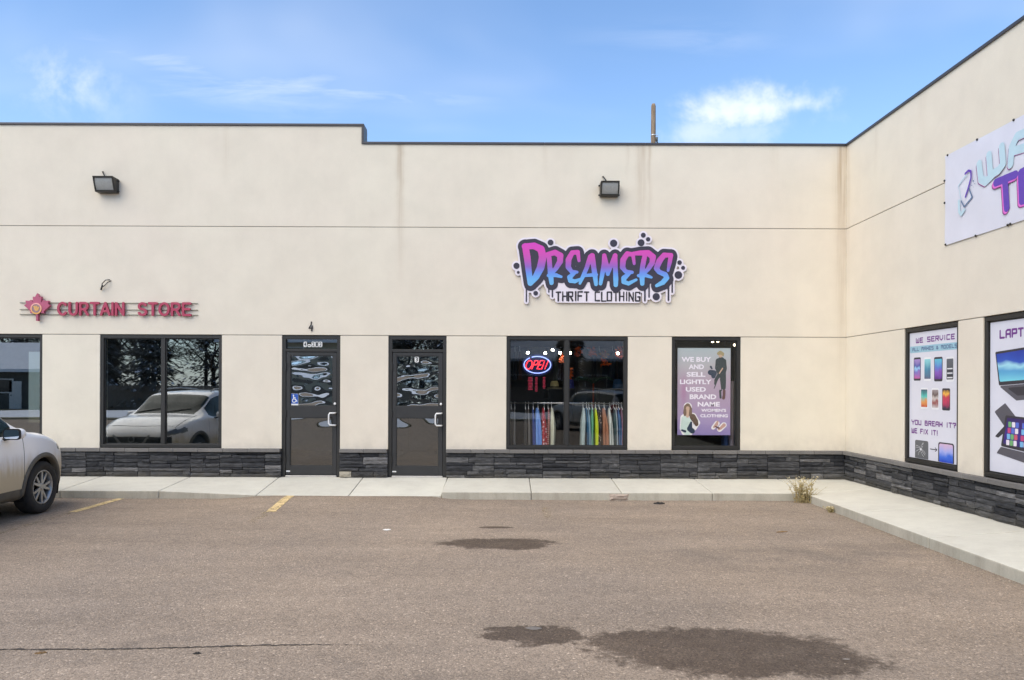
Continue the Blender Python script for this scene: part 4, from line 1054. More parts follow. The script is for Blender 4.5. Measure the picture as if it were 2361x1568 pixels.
fig([('print_figure', S([(560, 560, 14), (565, 650, 14)], [(540, 380, 5), (480, 530, 5)], [(560, 400, 5), (580, 560, 5)]), bd(440, 680, 330, 700), 4 * pk, INK['charcoal']),
     ('print_bag', S([(430, 320, 34), (475, 330, 40), (470, 370, 28)], [(435, 245, 14), (450, 270, 10)]), bd(380, 540, 200, 430), 5 * pk, INK['navy']),
     ('print_coat', S([(530, 165, 30), (570, 160, 44), (608, 170, 30)], [(530, 170, 32), (525, 260, 34), (560, 330, 36)], [(570, 180, 50), (575, 320, 52)], [(612, 180, 26), (620, 270, 26), (600, 350, 24)], [(590, 330, 44), (600, 430, 36), (605, 520, 28)], [(555, 340, 30), (500, 420, 18), (492, 470, 12)]), bd(440, 700, 90, 570), 5 * pk, INK['charcoal']),
     ('print_head', S([(558, 82, 26), (562, 100, 24)], [(590, 265, 8), (548, 330, 8)]), bd(500, 640, 40, 360), 4 * pk, INK['skin']),
     ('print_hair', S([(535, 72, 20), (560, 58, 24), (590, 75, 20), (596, 96, 10)]), bd(490, 640, 20, 130), 4 * pk, INK['blond']),
     ('print_boot', S([(612, 560, 18), (610, 620, 18), (604, 655, 20)]), bd(560, 660, 520, 690), 4 * pk, INK['shoe'])], PF, pst, 0.001)
fig([('print_outline', S([(135, 770, 54), (135, 850, 56)], [(90, 920, 52), (80, 1050, 50), (90, 1100, 40)], [(135, 930, 70), (130, 1080, 84)], [(200, 900, 50), (265, 980, 34), (225, 1050, 30)]), bd(0, 330, 680, 1142), 6 * pk, INK['white']),
     ('print_hair', S([(112, 770, 26), (100, 850, 24), (98, 880, 16)], [(135, 760, 34), (165, 800, 26), (170, 880, 22)]), bd(40, 240, 690, 940), 5 * pk, INK['hair']),
     ('print_face', S([(135, 790, 24), (136, 815, 20), (134, 860, 16), (130, 900, 20)]), bd(80, 200, 740, 960), 4 * pk, INK['skin']),
     ('print_top', S([(90, 930, 36), (75, 1060, 36)], [(135, 960, 46), (130, 1085, 60)]), bd(20, 240, 870, 1142), 6 * pk, INK['mint']),
     ('print_sleeve', S([(200, 905, 40), (235, 960, 36), (250, 1000, 26)]), bd(120, 320, 840, 1060), 5 * pk, INK['brown']),
     ('print_bag', S([(180, 980, 14), (160, 1060, 34), (195, 1090, 34)], [(60, 1080, 12), (100, 1095, 16)]), bd(20, 280, 930, 1140), 5 * pk, INK['navy'])], PF, pst, 0.001)
fig([('print_outline', S([(520, 990, 34), (470, 1045, 26)], [(610, 1010, 36), (555, 1065, 34)]), bd(400, 690, 920, 1142), 5 * pk, INK['white']),
     ('print_shoe', S([(528, 965, 12), (515, 1000, 22), (480, 1038, 12)], [(612, 1010, 24), (570, 1050, 18), (545, 1068, 14)]), bd(420, 680, 920, 1130), 4 * pk, INK['tan']),
     ('print_shoe', S([(500, 1030, 9), (545, 1050, 12)]), bd(440, 620, 980, 1100), 4 * pk, INK['shoe'])], PF, pst, 0.001)

# ---- phone repair print filling the narrow wing window
M['film'] = worn('white_window_film', srgb(214, 214, 224), 0.4, 0, 0.04, 3.0)
M['purple'] = ink('print_purple', (112, 52, 134)); M['magenta'] = ink('print_magenta', (190, 70, 140)); M['teal_band'] = ink('print_pale_teal', (150, 190, 206)); M['slate_ink'] = ink('print_slate', (84, 110, 146))
def film(name, u0, u1, label):
    o = empty(name, WING.P((u0 + u1) / 2, WZ0 + .07, -0.045), label, 'poster')
    mb = MB(); WING.box(mb, u0 + 0.073, u1 - 0.073, WZ0 + 0.073, WZ1 - 0.073, -0.046, -0.0485); mb.build('film', M['film'], o)
    return o, WING.frame(u0 + 0.073, WZ0 + 0.073, -0.0455), u1 - u0 - 0.146, WZ1 - WZ0 - 0.146
f1, FF, fw_, fh_ = film('phone_repair_poster', R1[0], R1[1], 'white window poster of phones reading WE SERVICE ALL MAKES & MODELS')
def band(o, F, a, b, c, d, m_, w0=0.0006, name='band'):
    plate(name, lambda X, Y: rect(X, Y, a, b, c, d, 0.002), a - .01, b + .01, c - .01, d + .01, max(0.006, min(b - a, d - c) / 4), F, 0.0, m_, o, w0=w0)
sf_text('lettering', 'WE SERVICE', FF, 0.14 * fw_, 0.94 * fw_, 0.915 * fh_, 0.958 * fh_, 0.0085, M['purple'], f1, w0=0.001, depth=0, per_letter=True)
band(f1, FF, 0.01, fw_ - 0.01, 0.840 * fh_, 0.893 * fh_, M['teal_band'])
sf_text('lettering', 'ALL MAKES & MODELS', FF, 0.06 * fw_, 0.985 * fw_, 0.852 * fh_, 0.882 * fh_, 0.006, M['slate_ink'], f1, w0=0.0014, depth=0, per_letter=True)
sf_text('lettering', 'YOU BREAK IT?', FF, 0.05 * fw_, 0.97 * fw_, 0.263 * fh_, 0.305 * fh_, 0.0085, M['purple'], f1, w0=0.001, depth=0, per_letter=True)
sf_text('lettering', 'WE FIX IT!', FF, 0.05 * fw_, 0.62 * fw_, 0.195 * fh_, 0.238 * fh_, 0.0085, M['purple'], f1, w0=0.001, depth=0, per_letter=True)
M['phone_black'] = ink('phone_black', (46, 44, 56)); M['phone_white'] = ink('phone_white', (228, 228, 232)); M['crack_grey'] = ink('cracked_screen', (96, 98, 102))
def screen(nm, stops):
    m = pmat(nm, (0.5, 0.5, 0.5), 0.4); t = NT(m.node_tree); b = m.node_tree.nodes['Principled BSDF']
    c = t.nodes.new('ShaderNodeTexCoord').outputs['Generated']; x, y, z = t.sep(c)
    f = t.math('ADD', z, t.math('MULTIPLY', t.math('SUBTRACT', t.noise(c, 2.2, 2, 0.5), 0.5), 0.5))
    t.links.new(t.ramp(f, [(p, srgb(*k)) for p, k in stops]), b.inputs['Base Color']); return m
SCR = [screen('screen_violet', [(0, (190, 90, 160)), (.35, (120, 110, 190)), (.5, (150, 200, 235)), (.62, (70, 80, 160)), (1, (170, 140, 200))]),
       screen('screen_teal', [(0, (80, 90, 120)), (.45, (60, 130, 160)), (1, (140, 210, 215))]),
       screen('screen_purple', [(0, (90, 40, 130)), (.35, (130, 80, 180)), (.55, (90, 120, 200)), (1, (90, 190, 210))]),
       screen('screen_grey', [(0, (60, 62, 70)), (1, (90, 95, 105))]),
       screen('screen_sunset', [(0, (190, 70, 40)), (.3, (220, 150, 80)), (.55, (80, 190, 180)), (1, (40, 60, 90))]),
       screen('screen_tiles', [(0, (190, 180, 180)), (.3, (140, 60, 60)), (.5, (200, 190, 185)), (.7, (90, 70, 70)), (1, (160, 150, 150))]),
       screen('screen_warm', [(0, (50, 40, 70)), (.35, (190, 50, 90)), (.6, (190, 50, 70)), (.8, (240, 180, 70)), (1, (60, 40, 40))]),
       screen('screen_sky', [(0, (40, 70, 190)), (.3, (60, 110, 215)), (.55, (160, 170, 230)), (1, (215, 180, 205))])]
def phone(u, v, wd, ht, body, sc_, marks=0):
    plate('phone_print', lambda X, Y: rect(X, Y, u, u + wd, v, v + ht, .022), u - .01, u + wd + .01, v - .01, v + ht + .01, .010, FF, 0.0, body, f1, w0=0.0008)
    plate('phone_screen', lambda X, Y: rect(X, Y, u + wd * .07, u + wd * .93, v + ht * .09, v + ht * .92, .008), u, u + wd, v, v + ht, .008, FF, 0.0, sc_, f1, w0=0.0014)
    for k in range(marks):
        band(f1, FF, u + wd * .15, u + wd * .85, v + ht * (.14 + k * .09), v + ht * (.185 + k * .09), M['phone_white'] if k % 2 == 0 else M['phone_black'], 0.002, 'key_row')
for i, (a, b, sc_, body, mk) in enumerate(((.095, .25, 0, 'phone_black', 0), (.32, .475, 1, 'phone_white', 0), (.535, .705, 2, 'phone_black', 0), (.775, .925, 3, 'phone_white', 5))):
    phone(a * fw_, (.617 - .004 * i) * fh_, (b - a) * fw_, .185 * fh_, M[body], SCR[sc_], mk)
for i, (a, b, sc_, body, mk) in enumerate(((.25, .405, 4, 'phone_white', 0), (.485, .635, 5, 'phone_white', 0), (.70, .855, 6, 'phone_black', 0))):
    phone(a * fw_, (.395 - .002 * i) * fh_, (b - a) * fw_, .165 * fh_, M[body], SCR[sc_], mk)
plate('phone_print', lambda X, Y: np.maximum(rect(X, Y, .13 * fw_, .42 * fw_, -.1, .145 * fh_, .03), -(Y - .004)), .1 * fw_, .45 * fw_, -.02, .16 * fh_, .010, FF, 0.0, M['crack_grey'], f1, w0=0.0008)
def cracks(X, Y):
    d = np.full(X.shape, 1e9); r_ = random.Random(4)
    for k in range(9):
        an = k * 0.7 + r_.uniform(-.2, .2); x, y = .26 * fw_, .075 * fh_; p = [(x, y, .0035)]
        for q in range(4): x += math.cos(an) * .035; y += math.sin(an) * .03; an += r_.uniform(-.5, .5); p.append((x, y, .0025))
        d = np.minimum(d, stroke(X, Y, p))
    return np.maximum(d, rect(X, Y, .14 * fw_, .41 * fw_, .006, .14 * fh_))
plate('crack_print', cracks, .1 * fw_, .45 * fw_, 0, .16 * fh_, .006, FF, 0.0, M['phone_white'], f1, w0=0.0014)
plate('phone_print', lambda X, Y: np.maximum(rect(X, Y, .625 * fw_, .935 * fw_, -.1, .150 * fh_, .04), -(Y - .004)), .6 * fw_, .96 * fw_, -.02, .17 * fh_, .010, FF, 0.0, M['phone_black'], f1, w0=0.0008)
plate('phone_screen', lambda X, Y: np.maximum(rect(X, Y, .645 * fw_, .915 * fw_, -.1, .140 * fh_, .03), -(Y - .005)), .6 * fw_, .96 * fw_, -.02, .17 * fh_, .010, FF, 0.0, SCR[7], f1, w0=0.0014)
plate('arrow_print', lambda X, Y: np.minimum(stroke(X, Y, [(.46 * fw_, .088 * fh_, .006), (.60 * fw_, .088 * fh_, .006)]), stroke(X, Y, [(.565 * fw_, .102 * fh_, .006), (.60 * fw_, .088 * fh_, .006), (.565 * fw_, .074 * fh_, .006)])), .44 * fw_, .62 * fw_, .05 * fh_, .12 * fh_, .005, FF, 0.0, M['phone_black'], f1, w0=0.001)

# ---- laptop print filling the wide wing window
f2, LF, lw, lh = film('laptop_poster', R2[0], R2[1], 'white window poster with open laptops and purple lettering beginning LAPT')
sf_text('lettering', 'LAPTOP', LF, 0.165, 0.165 + 0.62, lh - 0.21, lh - 0.10, 0.012, M['purple'], f2, w0=0.001, depth=0, per_letter=True)
SCR2 = screen('screen_wave', [(0, (120, 205, 222)), (.35, (86, 160, 205)), (.48, (160, 215, 230)), (.6, (40, 80, 180)), (1, (30, 50, 150))]); SCR3 = screen('screen_indigo', [(0, (40, 20, 90)), (.5, (60, 40, 130)), (1, (50, 30, 90))])
M['lap_dark'] = ink('laptop_dark', (52, 50, 58)); M['lap_mid'] = ink('laptop_mid', (86, 84, 92))
def polyp(nm, pts, m_, w0): 
    xs_, ys_ = [p[0] for p in pts], [p[1] for p in pts]
    plate(nm, lambda X, Y: poly(X, Y, pts), min(xs_) - .02, max(xs_) + .02, min(ys_) - .02, max(ys_) + .02, .016, LF, 0.0, m_, f2, w0=w0)
Yv = lambda t_: lh * t_
polyp('laptop_lid_print', [(.09, Yv(.80)), (1.02, Yv(.83)), (.98, Yv(.60)), (.16, Yv(.575))], M['lap_dark'], .0008)
polyp('laptop_screen_print', [(.11, Yv(.785)), (.99, Yv(.815)), (.955, Yv(.62)), (.175, Yv(.60))], SCR2, .0014)
polyp('laptop_base_print', [(.16, Yv(.572)), (.98, Yv(.597)), (1.30, Yv(.52)), (.46, Yv(.478))], M['lap_mid'], .001)
polyp('laptop_keys_print', [(.30, Yv(.560)), (.95, Yv(.580)), (1.15, Yv(.535)), (.48, Yv(.510))], M['lap_dark'], .0016)
polyp('laptop_lid_print', [(.08, Yv(.40)), (.27, Yv(.46)), (.46, Yv(.37)), (.25, Yv(.31))], M['lap_mid'], .0008)
polyp('laptop_base_print', [(.09, Yv(.235)), (.27, Yv(.315)), (.30, Yv(.28)), (.15, Yv(.228))], M['lap_dark'], .0009)
polyp('laptop_lid_print', [(.28, Yv(.38)), (1.20, Yv(.36)), (1.16, Yv(.13)), (.20, Yv(.175))], M['lap_dark'], .0020)
polyp('laptop_screen_print', [(.31, Yv(.365)), (1.17, Yv(.345)), (1.13, Yv(.15)), (.24, Yv(.195))], SCR3, .0026)
polyp('laptop_base_print', [(.20, Yv(.17)), (1.16, Yv(.125)), (1.30, Yv(.03)), (.12, Yv(.125))], M['lap_mid'], .0024)
TILE = [ink('tile_%d' % i, c) for i, c in enumerate(((200, 90, 110), (120, 180, 220), (230, 220, 230), (110, 170, 110), (190, 70, 120), (90, 110, 200)))]
r_ = random.Random(12)
for gx, cols_ in ((.33, 3), (.56, 4), (.84, 3)):
    for q in range(4):
        for c in range(cols_):
            a = gx + c * .062 - q * .012; v = Yv(.345) - q * .072 - a * .03
            band(f2, LF, a, a + .054, v - .062, v, TILE[r_.randrange(6)], .0034, 'tile_print')

# ---- printed banner on the wing wall
bu0 = wing_u(2178.6); bz1, bz0 = wing_z(2178.6, 360.8), wing_z(2178.6, 566.6)
ban = empty('wall_banner', WING.P(bu0 + 1.5, bz0, 0), 'white vinyl shop banner with a phone emblem and pale blue and purple letters', 'banner')
BL = 3.66; bh = bz1 - bz0
P = []
for i in range(41):
    P.append([WING.P(bu0 + BL * i / 40, bz0 + bh * j / 10, 0.014 + 0.004 * math.sin(i * 0.9) * math.sin(math.pi * j / 10) + 0.003 * math.sin(j * 1.3 + i * .4)) for j in range(11)])
mb = MB(); mb.grid(P); mb.build('vinyl_sheet', M['film'], ban, smooth=True)
BF = WING.frame(bu0, bz0, 0.0235)
def bpt(px, py): return (wing_u(px) - bu0, wing_z(px, py) - bz0)
def zb1(zx, zy): return bpt((3520 + zx * 0.33161) * 0.6146, (420 + zy * 0.33161) * 0.6146)
M['pale_blue'] = ink('banner_pale_blue', (186, 212, 222)); M['violet'] = ink('banner_violet', (98, 64, 172)); M['plum'] = ink('banner_plum', (128, 44, 118)); M['pinkish'] = ink('banner_pink', (222, 110, 200))
def bstroke(nm, lines, r0, m_, w0, res=.011):
    """one printed shape made of one or more strokes"""
    if not isinstance(lines[0], list): lines = [lines]
    L = [[(x, y, r0) for x, y in (zb1(*q_) for q_ in pts)] for pts in lines]
    xs_ = [a[0] for p in L for a in p]; ys_ = [a[1] for p in L for a in p]
    def fn(X, Y):
        d = np.full(X.shape, 1e9)
        for p in L: d = np.minimum(d, stroke(X, Y, p))
        return d
    plate(nm, fn, min(xs_) - r0 * 1.5, max(xs_) + r0 * 1.5, min(ys_) - r0 * 1.5, max(ys_) + r0 * 1.5, res, BF, 0.0, m_, ban, w0=w0)
W_ = [[(470, 590), (490, 760), (545, 790), (600, 735), (580, 490)], [(600, 735), (640, 690), (690, 660), (740, 590), (725, 395)]]
A_ = [[(825, 590), (838, 400), (900, 275), (1010, 225), (1080, 200), (1090, 420)], [(835, 450), (1080, 375)]]
T_ = [[(662, 800), (880, 710)], [(765, 790), (785, 1085)]]
E_ = [[(945, 690), (958, 1005)], [(945, 690), (1090, 615)], [(952, 845), (1060, 798)], [(958, 1005), (1090, 962)]]
sh = lambda L, dx_, dy_: [[(x + dx_, y + dy_) for x, y in p] for p in L]
for L in (W_, A_):
    bstroke('letter_shade', sh(L, -14, 26), .040, M['plum'], .0006); bstroke('letter_edge', sh(L, -7, 14), .042, M['film'], .0012); bstroke('letter', L, .050, M['pale_blue'], .0018)
for k, L in enumerate((T_, E_)):
    bstroke('letter_shade', sh(L, -20, 34), .048, M['plum'], .0006 + .0003 * k); bstroke('letter_edge', sh(L, -12, 20), .050, M['pinkish'], .0012 + .0003 * k); bstroke('letter', L, .048, M['violet'], .0018 + .0003 * k)
bstroke('emblem', [(240, 1010), (245, 1130), (265, 1160), (300, 1110)], .022, M['pale_blue'], .0006); bstroke('emblem', [(232, 840), (300, 740), (330, 720)], .008, M['pale_blue'], .0006)
bstroke('emblem', [(310, 700), (345, 665), (375, 670), (378, 740), (350, 850), (315, 960)], .014, M['violet'], .0014)
bstroke('emblem', [(268, 1010), (300, 1075), (392, 965), (352, 860)], .010, M['slate_ink'], .0012); bstroke('emblem', [(236, 840), (268, 1010)], .006, M['pale_blue'], .001)
for x, y, r0 in ((402, 780, .012), (420, 812, .007), (386, 832, .008), (404, 850, .005)): bstroke('emblem_dot', [(x, y), (x + .1, y)], r0, M['slate_ink'], .001, .005)
for px, py in ((105, 490), (438, 314), (852, 92), (85, 1502), (425, 1402), (788, 1280), (818, 1268), (72, 1030), (70, 780)):
    u, v = zb1(px, py); mb = MB()
    mb.lathe([(0.0, .010), (.010, .009), (.016, .002), (.016, -.004)], 10, Matrix.Translation(WING.P(bu0 + u, bz0 + v, .018)) @ Matrix.Rotation(R(-90), 4, 'Y')); mb.build('screw', M['fixture'], ban, smooth=True)

# ================================================================== the clothing shop behind its glass
def inX(px, Y): return (px - 1170.5) * (CAM_D + Y) / F_PX
def inZ(py, Y): return CAM_H - (py - 894.0 - 0.7) * (CAM_D + Y) / F_PX
zxp = lambda zx: 1155.4 + zx * 0.17246
zyp = lambda zy: 768.3 + zy * 0.17246
# neon OPEN sign
OY = 0.13
oxc, ozc = inX(zxp(480), OY), inZ(zyp(425), OY); ok = 0.17246 * (CAM_D + OY) / F_PX
M['neon_red'] = emis('neon_red', (1.0, 0.03, 0.04), 2.0); M['neon_blue'] = emis('neon_blue', (0.32, 0.42, 1.0), 0.9); M['neon_back'] = pmat('neon_backplate', (0.008, 0.012, 0.06), 0.25)
opn = empty('open_sign', (oxc, OY + 0.03, ozc - 130 * ok), 'glowing red OPEN neon sign in a blue oval ring behind the shop window', 'sign')
OF = (Vector((oxc, OY + 0.03, ozc)), Vector((1, 0, 0)), Vector((0, 0, 1)), Vector((0, -1, 0)))
plate('back_plate', lambda X, Y: np.hypot(X / 205.0, Y / 150.0) - 1.0, -230, 230, -170, 170, 12, OF, 0.012, M['neon_back'], opn, scale=ok)
def ellarc(a0, a1, rx, ry, n=30): return [(oxc + rx * ok * math.cos(R(a0 + (a1 - a0) * i / n)), OY, ozc + ry * ok * math.sin(R(a0 + (a1 - a0) * i / n))) for i in range(n + 1)]
mb = MB(); mb.tube(ellarc(115, -55, 178, 112), 6.5 * ok, 8); mb.build('ring_tube', M['neon_blue'], opn, smooth=True)
mb = MB(); mb.tube(ellarc(125, 305, 178, 112), 6.5 * ok, 8); mb.build('ring_tube', M['neon_blue'], opn, smooth=True)
for strokes in ([[(-110 + 38 * math.cos(a_), 58 * math.sin(a_)) for a_ in [k * math.pi / 8 for k in range(17)]]],
                [[(-62, -58), (-44, 56), (-8, 56), (6, 30), (-10, 2), (-50, 0)]],
                [[(66, 56), (28, 56), (8, -56), (52, -56)], [(18, 0), (52, 0)]],
                [[(70, -58), (86, 58), (112, -58), (134, 58)]]):
    for st in strokes:
        mb = MB(); mb.tube([(oxc + (x + 0.22 * z) * ok, OY - 0.004, ozc + z * ok) for x, z in st], 5.5 * ok, 8); mb.build('letter_tube', M['neon_red'], opn, smooth=True)
mb = MB(); mb.tube([(oxc + 5 * ok, OY + .03, ozc + 150 * ok), (oxc + 5 * ok, OY + .03, H_HEAD + .05)], 0.004, 5); mb.build('hanging_cord', M['black'], opn)
# red opening-hours lettering on the glass: too small to read, short dashes
M['hours_red'] = ink('hours_red', (176, 30, 62))
hrs = empty('hours_decal', (oxc, 0.064, inZ(zyp(800), 0.07)), 'columns of small red lettering on the glass below the neon sign', 'decal')
HRF = (Vector((oxc, 0.066, 0)), Vector((1, 0, 0)), Vector((0, 0, 1)), Vector((0, -1, 0))); hk = 0.17246 * (CAM_D + .066) / F_PX
for cx, wd, n_ in ((-95, 60, 9), (-15, 34, 10), (88, 34, 8)):
    for q in range(n_):
        z_ = inZ(zyp(595 + q * 20), .066); u = cx * hk; hw = wd * hk / 2 * (0.8 + 0.3 * ((q * 7 + n_) % 3) / 2)
        mb = MB(); mb.add([(oxc + u - hw, .0655, z_ - 4.5 * hk), (oxc + u + hw, .0655, z_ - 4.5 * hk), (oxc + u + hw, .0655, z_ + 4.5 * hk), (oxc + u - hw, .0655, z_ + 4.5 * hk)], [(0, 1, 2, 3)]); mb.build('lettering_line', M['hours_red'], hrs)
# garment rail and clothes
rail_y = 0.62; rail_z = inZ(zyp(935), rail_y)
M['chrome'] = pmat('chrome_rail', (0.6, 0.6, 0.6), 0.25, 1.0)
rk = empty('garment_rail', (1.0, rail_y, 0.2), 'chrome garment rail full of clothes behind the shop window', 'clothes rack')
mb = MB(); mb.tube([(-0.02, rail_y, rail_z), (2.12, rail_y, rail_z)], 0.012, 8); mb.build('rail', M['chrome'], rk, smooth=True)
for x in (0.0, 2.10):
    mb = MB(); mb.tube([(x, rail_y, rail_z - .012), (x, rail_y, 0.24)], 0.013, 8); mb.build('upright', M['chrome'], rk, smooth=True)
    mb = MB(); mb.tube([(x, rail_y - .25, 0.215), (x, rail_y + .25, 0.215)], 0.015, 8); mb.build('foot', M['chrome'], rk, smooth=True)
def cloth(name, a, b=None, mode=None):
    m = pmat(name, srgb(*a), 0.85); t = NT(m.node_tree); bs = m.node_tree.nodes['Principled BSDF']
    c = t.nodes.new('ShaderNodeTexCoord').outputs['Object']
    base = t.mix(1.0, srgb(*a), t.ramp(t.noise(t.mapping(c, scale=(30, 30, 2)), 1.0, 3), [(0.3, 0.75), (0.7, 1.15)]), 'MULTIPLY')
    if mode == 'dots': base = t.mix(t.ramp(t.add('ShaderNodeTexVoronoi', Scale=17.0, Vector=c).outputs['Distance'], [(0.28, 1.0), (0.34, 0.0)]), base, srgb(*b))
    if mode == 'stripe': base = t.mix(t.ramp(t.add('ShaderNodeTexWave', {'bands_direction': 'Z'}, Scale=9.0, Vector=c).outputs[0], [(0.45, 0.0), (0.55, 1.0)]), base, srgb(*b))
    t.links.new(base, bs.inputs['Base Color']); return m
def garment(i, zx0, zx1, m_, what, zx_top=None, top=1005, bottom=0.35):
    x0, x1 = inX(zxp(zx0), rail_y - .2), inX(zxp(zx1), rail_y - .2); xc, hw = (x0 + x1) / 2, max((x1 - x0) / 2, 0.02)
    zt_ = inZ(zyp(top), rail_y - .2); r_ = random.Random(100 + i); o = empty('garment', (xc, rail_y, bottom), what, 'garment', 'clothes on the window rail')
    P = []; ph_ = r_.uniform(0, 6)
    for k in range(12):
        t_ = k / 11; z = zt_ + (bottom - zt_) * t_; ry = 0.06 + 0.15 * min(1, t_ * 5) + .03 * t_; rx = hw * (0.45 + 0.55 * min(1, t_ * 4)) * (1 + 0.12 * math.sin(t_ * 5 + ph_))
        row = []
        for j in range(21):
            a_ = 2 * math.pi * j / 20; f = 1 + (0.20 * math.sin(a_ * 5 + ph_ + t_) + 0.10 * math.sin(a_ * 9 + 2 * ph_)) * min(1, t_ * 3)
            row.append((xc + rx * f * math.cos(a_) + 0.012 * math.sin(t_ * 3 + ph_), rail_y + ry * f * math.sin(a_), z))
        P.append(row)
    mb = MB(); mb.grid([list(reversed(q)) for q in P]); mb.build('fabric', m_, o, smooth=True)
    mb = MB(); mb.tube([(xc, rail_y - .16, zt_ - .02), (xc, rail_y, zt_ + .03), (xc, rail_y + .16, zt_ - .02)], .006, 5); mb.tube([(xc, rail_y, zt_ + .03), (xc, rail_y, rail_z - .02), (xc, rail_y + .02, rail_z + .012), (xc, rail_y - .005, rail_z + .02), (xc, rail_y - .018, rail_z + .005)], .0035, 5); mb.build('hanger', M['decal_white'], o, smooth=True)
GL = [(105, 160, (86, 84, 80), None, None, 'dim grey garment nearest the left frame of the shop window'), (165, 200, (150, 146, 138), None, None, 'thin pale garment second from the left on the window rail'), (300, 350, (72, 72, 72), None, None, 'dark grey garment left of the light blue one'),
      (350, 385, (120, 116, 112), None, None, 'grey garment hanging just left of the light blue one'), (412, 450, (54, 78, 150), None, None, 'royal blue garment beside the light blue one'), (448, 545, (118, 160, 226), None, None, 'light blue garment on the window rail left of the red one'),
      (540, 620, (172, 36, 50), (226, 190, 190), 'dots', 'red garment with pale print on the window rail'), (616, 650, (196, 150, 140), (120, 40, 40), 'stripe', 'striped garment between the red and the cream ones'), (645, 715, (206, 206, 182), None, None, 'cream garment right of the red one'),
      (1075, 1140, (188, 204, 200), None, None, 'pale mint garment, first of the bunch right of the mullion'), (1140, 1170, (60, 112, 146), None, None, 'teal blue garment second of the right-hand bunch'), (1168, 1205, (150, 186, 200), None, None, 'pale blue garment left of the green one'),
      (1203, 1255, (104, 170, 132), None, None, 'sea green garment left of the yellow one'), (1250, 1300, (212, 222, 40), None, None, 'lime yellow garment on the window rail'), (1298, 1348, (44, 34, 38), (210, 190, 170), 'dots', 'black spotted garment right of the yellow one'),
      (1346, 1440, (172, 118, 88), None, None, 'wide tan garment on the window rail'), (1440, 1502, (214, 218, 208), None, None, 'white garment right of the tan one'), (1500, 1545, (52, 76, 80), None, None, 'dark teal garment between two white ones'),
      (1543, 1570, (210, 226, 232), None, None, 'narrow white garment near the right frame'), (1566, 1612, (78, 116, 160), None, None, 'denim blue garment near the right frame'), (1610, 1645, (150, 110, 130), None, None, 'mauve garment nearest the right frame')]
for i, (a, b, c1, c2, md, lab) in enumerate(GL): garment(i, a, b, cloth('fabric_%d' % i, c1, c2, md), lab)
rail_y, rail_z = 4.75, inZ(zyp(190), 4.75)
rk2 = empty('wall_rail', (1.2, 5.15, rail_z), 'high wall rail with muted clothes at the back of the shop', 'clothes rack')
mb = MB(); mb.tube([(-0.4, rail_y, rail_z), (2.5, rail_y, rail_z)], 0.012, 8); mb.build('rail', M['chrome'], rk2, smooth=True)
for x in (-0.35, 1.0, 2.45):
    mb = MB(); mb.tube([(x, rail_y, rail_z), (x, 5.19, rail_z)], 0.010, 6); mb.build('bracket', M['chrome'], rk2)
for i, (zx, c1, lab) in enumerate(((150, (62, 66, 84), 'slate blue jacket on the high back rail, far left'), (215, (88, 60, 56), 'brown jacket on the high back rail'), (700, (70, 84, 78), 'green-grey jacket on the high back rail'), (770, (94, 80, 92), 'plum jacket on the high back rail left of the mullion'), (1000, (60, 64, 70), 'charcoal jacket on the high back rail right of the mullion'), (1290, (92, 84, 74), 'taupe jacket on the high back rail'), (1470, (74, 92, 110), 'blue-grey jacket on the high back rail'), (1540, (110, 92, 84), 'rose-brown jacket on the high back rail, far right'))):
    garment(60 + i, zx, zx + 62, cloth('jacket_%d' % i, c1), lab, top=235, bottom=1.95)
rail_y = 0.62; rail_z = inZ(zyp(935), rail_y)
# shelf with hats and bags on the back wall
SY = 3.6; sz_ = inZ(zyp(738), SY)
shf = empty('hat_shelf', (inX(zxp(1150), SY), 5.18, sz_ - .2), 'dark wall shelf carrying hats and a bag at the back of the shop', 'shelf')
mb = MB(); mb.box(inX(zxp(600), SY), inX(zxp(1640), SY), SY - .2, 5.19, sz_ - .03, sz_); mb.build('board', M['room_floor'], shf)
for x in (0.9, 2.0):
    mb = MB(); mb.box(x, x + .03, SY - .1, 5.19, sz_ - .25, sz_ - .0305); mb.build('bracket', M['black'], shf)
def hat(zx0, zx1, zy0, crown, brim, rgb, lab, band_=None):
    xc = inX(zxp((zx0 + zx1) / 2), SY); s = 0.17246 * (CAM_D + SY) / F_PX; rb = (zx1 - zx0) / 2 * s; h = (738 - zy0) * s
    o = empty('hat', (xc, SY, sz_), lab, 'hat', 'hats on the shop shelf')
    mb = MB(); pr = [(rb * brim, 0.008), (rb * crown * 1.03, 0.012), (rb * crown, h * .25), (rb * crown * .86, h * .8), (rb * crown * .6, h), (0.0, h * .93)]
    mb.lathe([(rb * crown, 0.0), (rb * brim, 0.0)] + pr, 24, Matrix.Translation((xc, SY, sz_ + .001))); mb.build('felt', cloth('felt_' + lab.split()[0], rgb), o, smooth=True)
    if band_:
        mb = MB(); mb.lathe([(rb * crown * 1.03, h * .07), (rb * crown * 1.03, h * .26)], 24, Matrix.Translation((xc, SY, sz_ + .001))); mb.build('hat_band', ink('hat_band', band_), o, smooth=True)
hat(612, 806, 640, .62, 1.0, (198, 190, 140), 'straw fedora with a dark band on the shop shelf', (40, 36, 30))
hat(885, 985, 615, .72, 1.0, (58, 62, 150), 'blue hat next to the mullion on the shop shelf')
hat(1475, 1640, 610, .85, 1.0, (52, 96, 150), 'denim cap at the right end of the shop shelf')
bx = inX(zxp(1110), SY); s = 0.17246 * (CAM_D + SY) / F_PX
bag = empty('handbag', (bx, SY, sz_), 'taupe handbag with a handle on the shop shelf', 'handbag')
